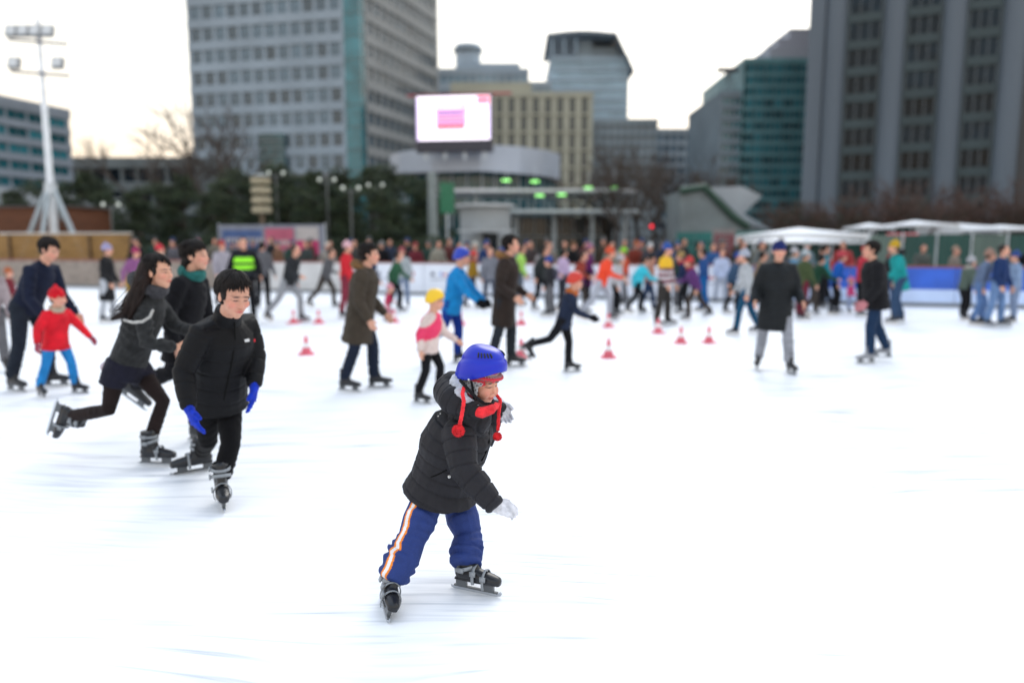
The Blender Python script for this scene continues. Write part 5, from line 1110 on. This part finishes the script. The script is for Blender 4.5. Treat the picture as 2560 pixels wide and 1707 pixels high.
hairo = b.done('long_hair', hm, pt, .007, 2, [folds([(X(372, 668, 5.2), X(280, 798, 5.06), .1)], .003, .02, 4)])
rr = random.Random(9); m = MB()
for q in range(60):
    a = X(350 + rr.uniform(-14, 10), 700 + rr.uniform(0, 40), 5.1 + rr.uniform(-.05, .05)); e = X(300 + rr.uniform(-30, 25), 790 + rr.uniform(-16, 14), 5.06 + rr.uniform(-.05, .05)); mid = a.lerp(e, .55) + V((rr.uniform(-.03, .03), 0, -.02)); m.tube([a, mid, e], [.003, .002, .0006], 4)
m.build('loose_strands', hm, hairo, True)
b = Blob(); b.loft([(X(318, 908, 5.27), .168, .135), (X(305, 945, 5.25), .165, .13)], V((.1, 1, 0)), 16, (.2, .2))
for a_, c_ in (((292, 925, 5.19), (281, 962, 5.18)), ((345, 922, 5.36), (362, 950, 5.33))): b.loft([(X(*a_), .095), (X(*c_), .092)], V((0, 1, 0)), 14, (.3, .2))
b.done('shorts', cloth((.012, .012, .022)), pt, .009, 2, [folds([(X(292, 925, 5.2), X(281, 962, 5.2), .1)], .003, .03, 4)])
b = Blob(); b.loft([(X(310, 922, 5.28), .170, .146), (X(307, 930, 5.28), .172, .148)], V((.1, 1, 0)), 18, (.1, .1)); b.done('shirt_hem', cloth((.50, .42, .46)), pt, .008, 1)
ribbon('hood_trim', [X(310, 800, 5.03), X(332, 806, 4.98), X(356, 804, 4.97), X(374, 793, 4.99), X(382, 776, 5.02)], .010, cloth((.42, .41, .39), 'wool'), pt, 10, .7)

# ------------------------------------------------------------------ the man in black with blue gloves
gL_, gR_ = gp(556, 1258), gp(492, 1178)
J = dict(S=V((.80, .60, 0)).normalized(), pelvis=W(541, 985, 4.56), chest=W(553, 868, 4.46), neck=W(566, 800, 4.38), head=W(586, 741, 4.23), hh=.24, hf=V((.70, -.66, -.34)).normalized(), hu=V((.26, -.2, .95)).normalized(),
    shR=W(500, 838, 4.28), shL=W(618, 812, 4.58), elR=W(459, 930, 4.22), wrR=W(472, 1018, 4.12), elL=W(639, 890, 4.58), wrL=W(636, 962, 4.46),
    hdR=V((.35, -.1, -.9)), hdL=V((-.12, -.1, -.98)), tsR=V((.6, -.7, 0)), tsL=V((-.3, -.9, 0)), pnR=V((.7, .6, .2)), pnL=V((-.8, -.2, 0)),
    hipR=W(514, 1012, 4.52), hipL=W(572, 1006, 4.64), knL=W(577, 1108, 4.46), anL=gL_ + V((-.02, .03, .99)) * .155 * .96, knR=W(520, 1100, 4.64), anR=gR_ + V((.3, 0, .95)) * .155 * .96,
    ffL=V((.42, -.9, 0)).normalized(), fuL=V((-.05, .1, 1)).normalized(), ffR=V((-.86, -.42, -.05)).normalized(), fuR=V((.25, .0, .97)).normalized(), hem=W(541, 1012, 4.58))
o = dict(qamp=.6, qlam=1.25, collar=.085, label='young man in black padded coat with bright blue gloves skating towards the camera', base=V((W(541, 1100, 4.5).x, 4.5, 0)), k=.96, vox=.0075, jkind='puffer', jacket=(.004, .004, .005), jname='padded_coat', trousers=(.004, .004, .005), tb=.98, tlen=.92, fold=.7,
    glove=(.010, .035, .42), gs=1.12, curl=.25, hat='hair', sdet=2, jw=1.2, jd=1.1, coat=.1, skin=np.array([.56, .29, .20]))
pt, Jl, U_, F_, M3, hcx = person(J, o)
late.append(('padded_coat', pt, 617, 851, 'logo', None)); late.append(('padded_coat', pt, [(586, 806), (588, 840), (584, 880), (577, 920), (568, 960), (560, 1000)], 0, 'zip', .005))
# ------------------------------------------------------------------ everyone else on the ice
K = (.007, .007, .009); NV = (.009, .013, .03); JN = (.02, .04, .09); GR = (.12, .12, .13); LG = (.42, .44, .48); RD = (.42, .015, .03); CH = (.035, .035, .04)
cr = crowd
cr(82, 972, 598, -8, 'lean', 'tall man in navy jacket bending over the child in red', jacket=NV, trousers=(.015, .02, .03), mod=dict(headp=25, arms=((25, 6, 10), (18, 8, 25))), jkind='cloth', sdet=1)
cr(150, 988, 716, -25, 'wide', 'small child in red coat and bright blue trousers, held by the bending man', jacket=(.60, .008, .02), trousers=(.02, .20, .50), hat='beanie', hatc=(.55, .01, .02), scarf=(.40, .33, .25), glove=(.3, .05, .08), jkind='puffer', jw=1.2, coat=.12, flare=1.15)
cr(-12, 930, 640, -60, 'stand', 'person in pale jacket half cut off by the left edge', jacket=(.30, .25, .26), trousers=GR, skin=np.array([.62, .3, .22]))
cr(28, 800, 668, 0, 'stand', 'small child in dark red jacket at the far left behind the bending man', jacket=(.16, .02, .03), trousers=K, hat='beanie', hatc=(.35, .1, .04))
cr(274, 806, 608, 5, 'stand', 'person in long black coat and lavender hat in front of the tan timber wall', jacket=K, trousers=LG, hat='beanie', hatc=(.30, .28, .45), coat=.42, flare=1.15, jkind='puffer')
cr(337, 782, 618, -20, 'glide', 'person in purple jacket and mustard trousers beside the lavender hat skater', jacket=(.24, .09, .22), trousers=(.36, .22, .03), hat='beanie', hatc=(.3, .03, .1))
cr(403, 775, 610, 10, 'stand', 'person in red and white striped hat behind the young woman', jacket=(.16, .04, .05), trousers=K, hat='beanie', hatc=(.55, .04, .06), scarf=(.6, .55, .5))
cr(470, 1092, 604, -5, 'push', 'long haired woman in black coat and teal scarf behind the man in black', jacket=K, trousers=K, hat='long', scarf=(.02, .12, .11), coat=.2, mod=dict(lean=12, arms=((10, 12, 35), (-10, 12, 30))))
cr(618, 806, 594, -75, 'stand', 'rink steward in black with lime yellow reflective vest', jacket=K, trousers=K, vest=((.012, .014, .02), (.30, .85, .03)), hat='hair', jw=1.3, mod=dict(arms=((10, 22, 40), (10, 22, 40))))
VL = (.26, .80, .02)
cr(725, 806, 612, -20, 'stride', 'skater in dark jacket and pale grey trousers striding behind two small cones', jacket=(.02, .022, .025), trousers=(.25, .26, .28), hat='hair')
cr(560, 770, 600, -40, 'stand', 'person in pale grey jacket left of the reflective vest', jacket=(.32, .30, .34), trousers=GR, hat='beanie', hatc=(.35, .06, .05))
cr(905, 975, 610, -5, 'glide', 'woman in knee length olive brown coat with fur hood and black hair', jacket=(.050, .040, .030), trousers=(.012, .018, .035), coat=.33, flare=1.08, hood=(.16, .085, .035), fur=1, hat='hair', jkind='cloth', mod=dict(lean=10, legs=((16, 16, 4), (-6, 14, 4)), arms=((5, 10, 35), (0, 10, 30))), jw=1.25)
cr(868, 795, 602, 0, 'stand', 'person in red jacket and pale pink hat behind the olive brown coat', jacket=(.52, .02, .03), trousers=(.2, .03, .05), hat='beanie', hatc=(.62, .38, .42))
cr(968, 804, 708, 10, 'glide', 'small child in crimson and pink right of the olive brown coat', jacket=(.40, .03, .08), trousers=(.5, .2, .25), hat='beanie', hatc=(.55, .25, .3))
cr(930, 785, 620, 20, 'stand', 'person in navy jacket close behind the olive brown coat', jacket=(.02, .03, .07), trousers=K)
cr(1008, 770, 616, -90, 'stand', 'person in pale grey jacket leaning before the white boards', jacket=(.34, .38, .40), trousers=(.15, .2, .3), hat='beanie', hatc=(.25, .06, .07))
cr(1072, 1003, 728, -15, 'glide', 'small child in yellow helmet and pink and white jacket', jacket=(.6, .3, .3), trousers=K, hat='helmet', hatc=(.80, .50, .02), jkind='puffer', jw=1.25, mod=dict(lean=10), coat=.1,
   jcol=lambda J, sg: (lambda co, no: (co, np.where((wob(co, 16, 4) > .12)[:, None], np.array([[.70, .04, .12]]), np.array([[.62, .50, .46]])))))
cr(1132, 910, 624, -8, 'kick', 'boy in bright blue jacket and royal blue helmet reaching one arm forward', jacket=(.01, .20, .48), trousers=(.008, .03, .20), hat='helmet', hatc=(.01, .04, .38), glove=K, coat=.14, mod=dict(lean=12, arms=((38, 14, 8), (40, 18, 10)), legs=((10, 14, 4), (-18, 26, 5))), jw=1.12)
cr(1262, 920, 590, -15, 'pocket', 'tall person in long dark brown coat with tan fur hood behind the child', jacket=(.022, .014, .011), trousers=(.02, .024, .03), coat=.36, hood=(.20, .10, .035), fur=1, hat='hair', jkind='puffer', jw=1.15, mod=dict(lean=6))
cr(1300, 765, 612, 0, 'stand', 'person in lime green jacket right of the long dark brown coat', jacket=(.35, .62, .12), trousers=(.1, .12, .15), hat='hair')
cr(1350, 775, 614, -30, 'glide', 'skater in black jacket with pale sleeves before the white boards', jacket=(.03, .035, .035), trousers=K, hat='hair', bag=(.3, .28, .28))
cr(1405, 768, 622, 30, 'stand', 'person in lilac jacket and dark hair above the red helmet child', jacket=(.50, .38, .55), trousers=(.03, .03, .04), hat='hair')
cr(1408, 932, 684, -5, 'kick', 'small skater in navy suit and red helmet kicking one leg back', jacket=(.015, .022, .045), trousers=K, hat='helmet', hatc=(.55, .035, .02), glove=K, scarf=(.45, .12, .03), coat=.12)
cr(1468, 762, 608, 0, 'stand', 'person in long dark purple coat and mauve hat', jacket=(.10, .015, .09), trousers=K, coat=.4, hat='beanie', hatc=(.30, .12, .2))
cr(1500, 803, 616, -15, 'stride', 'skater in orange red jacket and pale trousers', jacket=(.75, .07, .03), trousers=(.35, .37, .42), hat='beanie', hatc=(.60, .09, .04))
cr(1560, 762, 618, 180, 'stand', 'person in red jacket and lime hat by the white boards', jacket=(.5, .06, .02), trousers=GR, hat='beanie', hatc=(.25, .55, .04))
cr(1592, 785, 640, 15, 'stride', 'girl in turquoise jacket and black trousers', jacket=(.05, .50, .62), trousers=K, hat='hair', coat=.1)
def stripes(J, sg):
    u = np.array((J['neck'] - J['pelvis']).normalized()); p = np.array(J['pelvis'])
    def f(co, no):
        h = (co - p) @ u; n = len(co); ph = (h / .115) % 1; col = np.tile(np.array([.05, .02, .05]), (n, 1)); col[ph > .55] = (.55, .50, .50); col[(ph > .3) & (ph < .42)] = (.45, .05, .08); col[h > .30 * .95] = (.72, .42, .02); return co, col
    return f
cr(1658, 815, 606, -35, 'stand', 'man in yellow topped striped sweater and blue hat', jacket=K, trousers=(.035, .032, .03), hat='beanie', hatc=(.03, .08, .30), jcol=stripes, tb=1.2, jw=1.1)
cr(1713, 785, 628, 170, 'glide', 'person in navy jacket and crimson hood right of the striped sweater', jacket=(.012, .02, .06), trousers=K, hat='beanie', hatc=(.3, .2, .08), hood=(.40, .02, .05), scarf=(.42, .02, .05))
cr(1757, 778, 622, 160, 'stand', 'person in deep blue jacket and blue trousers by the white boards', jacket=(.02, .07, .22), trousers=(.01, .12, .35), hat='hair')
cr(1800, 762, 622, -90, 'stand', 'person in pale blue jacket in front of the maroon sign', jacket=(.40, .46, .62), trousers=(.3, .33, .4), hat='hair')
cr(1862, 838, 622, 160, 'walk', 'skater in light grey jacket and teal jeans left of the tall black coat', jacket=(.36, .38, .40), trousers=(.01, .06, .12), hat='beanie', hatc=(.35, .38, .45))
cr(1932, 928, 600, -100, 'pocket', 'tall person in long black coat and dark blue hat with pale trousers', jacket=(.010, .012, .014), trousers=(.26, .27, .30), coat=.34, hat='beanie', hatc=(.012, .02, .10), jkind='puffer', jw=1.32, pom=0, mod=dict(legs=((12, 10, 9), (-8, 10, 7))))
cr(2002, 800, 622, 20, 'stand', 'person in olive jacket and maroon trousers right of the tall black coat', jacket=(.05, .07, .03), trousers=(.12, .015, .03), hat='beanie', hatc=(.35, .4, .42))
cr(2050, 772, 612, 0, 'stand', 'person in teal jacket behind the blue jacketed pair', jacket=(.01, .20, .26), trousers=K, hat='hair')
cr(2082, 785, 628, -10, 'glide', 'person in cobalt blue jacket left of the black jacketed skater', jacket=(.01, .09, .38), trousers=K, hat='beanie', hatc=(.45, .06, .08))
cr(2122, 782, 692, 10, 'stand', 'small child in pink coat at the left of the black jacketed skater', jacket=(.60, .06, .18), trousers=(.3, .35, .5), hat='beanie', hatc=(.6, .15, .25))
cr(2150, 790, 612, 5, 'stand', 'person in crimson hood behind the black jacketed skater', jacket=(.42, .03, .05), trousers=K, hat='beanie', hatc=(.4, .03, .04))
cr(2180, 905, 604, 175, 'stride', 'skater in black jacket and dark jeans with grey skates near the right', jacket=(.010, .010, .012), trousers=(.012, .03, .07), hat='hair', coat=.14, jw=1.3, skatec=(.25, .26, .28), glove=(.5, .2, .22), mod=dict(lean=8, legs=((14, 16, 4), (-12, 16, 6)), arms=((8, 12, 30), (-6, 12, 28))))
cr(2245, 810, 600, 170, 'glide', 'person in teal coat and black and yellow hat right of the black jacketed skater', jacket=(.01, .24, .24), trousers=(.03, .06, .12), hat='beanie', hatc=(.45, .28, .02), hood=(.01, .01, .012), coat=.2)
cr(2440, 812, 622, -20, 'glide', 'left skater of the far right trio, in blue grey jacket', jacket=(.11, .15, .24), trousers=(.10, .18, .36), hat='beanie', hatc=(.3, .18, .14))
cr(2487, 818, 612, -60, 'stand', 'middle skater of the far right trio, in navy coat', jacket=(.012, .03, .10), trousers=(.12, .2, .36), hat='hair')
cr(2530, 806, 626, 170, 'stand', 'right skater of the far right trio, in pale blue jacket', jacket=(.20, .28, .42), trousers=(.2, .26, .38), hat='beanie', hatc=(.03, .06, .2))
cr(1225, 775, 618, -80, 'stand', 'person in grey hoodie between the blue boy and the brown coat', jacket=(.16, .17, .2), trousers=(.08, .09, .12), hat='hair')
cr(660, 775, 604, 90, 'stand', 'person in grey coat just right of the reflective vest', jacket=(.10, .10, .11), trousers=K, hat='hair')

more = [(985, 782, 630, 'green', (.03, .12, .06)), (1180, 772, 626, 'mustard', (.35, .2, .02)), (1375, 790, 640, 'charcoal', (.03, .03, .035)), (1440, 785, 628, 'brick red', (.35, .05, .03)), (1535, 790, 636, 'white', (.6, .6, .62)), (1620, 780, 632, 'peach', (.6, .28, .2)), (1690, 770, 626, 'dark green', (.02, .06, .03)), (1738, 800, 640, 'violet', (.14, .05, .2)), (1825, 782, 630, 'denim blue', (.06, .12, .22)), (1895, 790, 628, 'tan', (.3, .2, .12)), (1975, 775, 618, 'sky blue', (.15, .35, .55)), (2030, 790, 634, 'forest green', (.02, .07, .04)), (2068, 765, 618, 'scarlet', (.5, .03, .02)), (2215, 775, 614, 'black and grey', (.02, .02, .022)), (1250, 768, 620, 'maroon', (.12, .015, .03)), (815, 770, 622, 'grey', (.12, .12, .13)), (2405, 800, 640, 'sage', (.12, .16, .13))]
hats = [None, (.5, .05, .05), (.03, .06, .25), None, (.4, .4, .42), (.02, .02, .02)]
for i, (px, pf, pt_, cn_, jc) in enumerate(more):
    hc2 = hats[i % 6]; cr(px, pf, pt_, [-10, 15, 170, -30, 5][i % 5], ['glide', 'walk', 'stand', 'stride'][i % 4], 'skater in %s jacket among the crowd before the far boards' % cn_, jacket=tuple(x * .7 for x in jc), trousers=[K, JN, GR, (.05, .04, .035)][i % 4], hat='beanie' if hc2 else 'hair', hatc=hc2, jkind=['puffer', 'cloth', 'wool'][i % 3], **({'bag': (.05, .05, .07)} if i % 4 == 2 else {}), **({'scarf': [(.4, .38, .34), (.3, .03, .04)][i % 2]} if i % 3 == 1 else {}), group='skaters in front of the far boards')
# spectators standing behind the boards
spect = [(355, 598, K, 'black padded jacket', None), (440, 600, (.10, .10, .12), 'grey parka', None), (500, 596, (.09, .05, .10), 'plum jacket', (.3, .1, .15)), (770, 600, (.04, .05, .05), 'dark green jacket', None), (820, 604, (.30, .28, .26), 'cream jacket', (.5, .45, .4)),
 (960, 600, K, 'black coat with grey hat', (.2, .2, .2)), (1040, 603, (.12, .02, .03), 'wine red coat', (.25, .03, .04)), (1095, 600, (.25, .24, .2), 'khaki jacket', None), (1190, 602, (.30, .28, .24), 'beige coat with white hat', (.5, .5, .45)), (1215, 598, (.02, .04, .12), 'navy coat', (.02, .05, .2)),
 (1330, 600, (.05, .04, .04), 'dark brown jacket', None), (1375, 604, (.18, .16, .14), 'taupe coat', None), (1430, 600, K, 'black jacket with brown hat', (.12, .06, .03)), (1530, 602, (.25, .26, .22), 'pale olive jacket', None), (1585, 598, (.16, .03, .02), 'rust red jacket', (.3, .08, .03)),
 (1625, 604, (.03, .03, .05), 'dark navy jacket with white hat', (.5, .5, .5)), (1690, 600, (.06, .09, .16), 'slate blue coat', (.05, .1, .2)), (1740, 602, (.02, .06, .05), 'bottle green coat', None), (1780, 606, (.03, .09, .25), 'blue coat', None), (1850, 600, (.04, .06, .05), 'black green parka', None),
 (1905, 602, (.16, .18, .18), 'pale grey parka', None), (2010, 600, (.15, .22, .25), 'pale teal jacket', (.3, .35, .35)), (2105, 600, (.35, .05, .05), 'red parka', None), (2300, 608, (.08, .09, .08), 'moss grey parka', None), (2380, 612, (.20, .17, .14), 'beige parka', (.3, .2, .15)), (2570, 606, K, 'black parka at the right edge', None), (600, 602, (.05, .05, .07), 'charcoal blue coat', None), (700, 600, (.15, .08, .05), 'chestnut coat', (.1, .1, .12)), (890, 598, (.05, .05, .05), 'charcoal coat', None), (1145, 604, (.03, .03, .035), 'black coat with brown hair', None)]
cols = [((.02, .02, .025), 'near black'), ((.05, .04, .03), 'umber'), ((.03, .04, .07), 'ink blue'), ((.10, .03, .03), 'oxblood'), ((.09, .09, .09), 'mid grey'), ((.03, .06, .05), 'spruce green'), ((.16, .15, .12), 'stone')]
for j in range(34):
    px = 345 + j * 48.5; c2 = cols[(j * 5) % 7]; side = 'left of the grey street pole' if px < 1060 else ('below the video screen' if px < 1240 else ('below the white canopy' if px < 1580 else 'below the bare trees and slide'))
    spect.append((px, 590 + (j * 7) % 12, c2[0], '%s coat%s, %s' % (c2[1], [' and grey hat', '', ' and blue hat'][j % 3], side), [(.1, .1, .1), None, (.03, .05, .12)][j % 3]))
for i, (px, pt_, jc, txt, hatcol_) in enumerate(spect):
    u = (px - CX) / FPX; Yb = None; lo, hi = 10., 40.                                   # depth of the board line along this ray, plus a little
    for _ in range(30):
        mid = (lo + hi) / 2; p = at(px, 650, mid)
        if (p - BA).dot(bn) < (.7 + .5 * (i % 3) if i < 30 else 2.6 + .7 * (i % 2)): lo = mid
        else: hi = mid
    cr(px, 700, pt_, -90 + (i * 37) % 90 - 45, ['stand', 'pocket', 'walk'][i % 3], ('spectator behind the rink boards in %s' if i < 30 else 'second row spectator in %s') % txt, Y=lo, jacket=jc, trousers=CH, hat='beanie' if hatcol_ else ('long' if i % 4 == 1 else 'hair'), hatc=hatcol_, onice=0, group='spectators behind the boards', vox=.028, bulk=1 + .06 * (i % 3), coat=.06 + .1 * (i % 3))
bpy.context.view_layer.update()
run_jobs()
bpy.context.view_layer.update()
for nm, pt, px, py, r, colr in late:
    oj = [c_ for c_ in pt.children if c_.name.split('.')[0] == nm][0]
    if r == 'zip':
        pts = [surf_point(oj, *q, .001)[0] for q in px]; pts = [p - pt.location for p in pts if p is not None]
        if len(pts) > 1: ribbon('zip', pts, colr, cloth((.002, .002, .002)), oj, 6)
        continue
    p, nr = surf_point(oj, px, py, 0)
    if p is None: continue
    p = p - pt.location
    if r == 'logo':
        for dx, cc, w in ((0, (.55, .55, .55), .038), (.042, (.5, .02, .03), .022)):
            p2, n2 = surf_point(oj, px + dx * 430, py, .0); p2 = p2 - pt.location; q = n2.to_track_quat('Z', 'Y').to_matrix().to_4x4(); q.translation = p2
            m = MB(); m.box(-w / 2, w / 2, -.009, .009, -.004, .004, M=q); m.build('chest_logo', cloth(cc), oj)
    else: m = MB(); m.ball(p, r, 10); m.build('snap_button', cloth(colr, 'plastic'), oj, True)
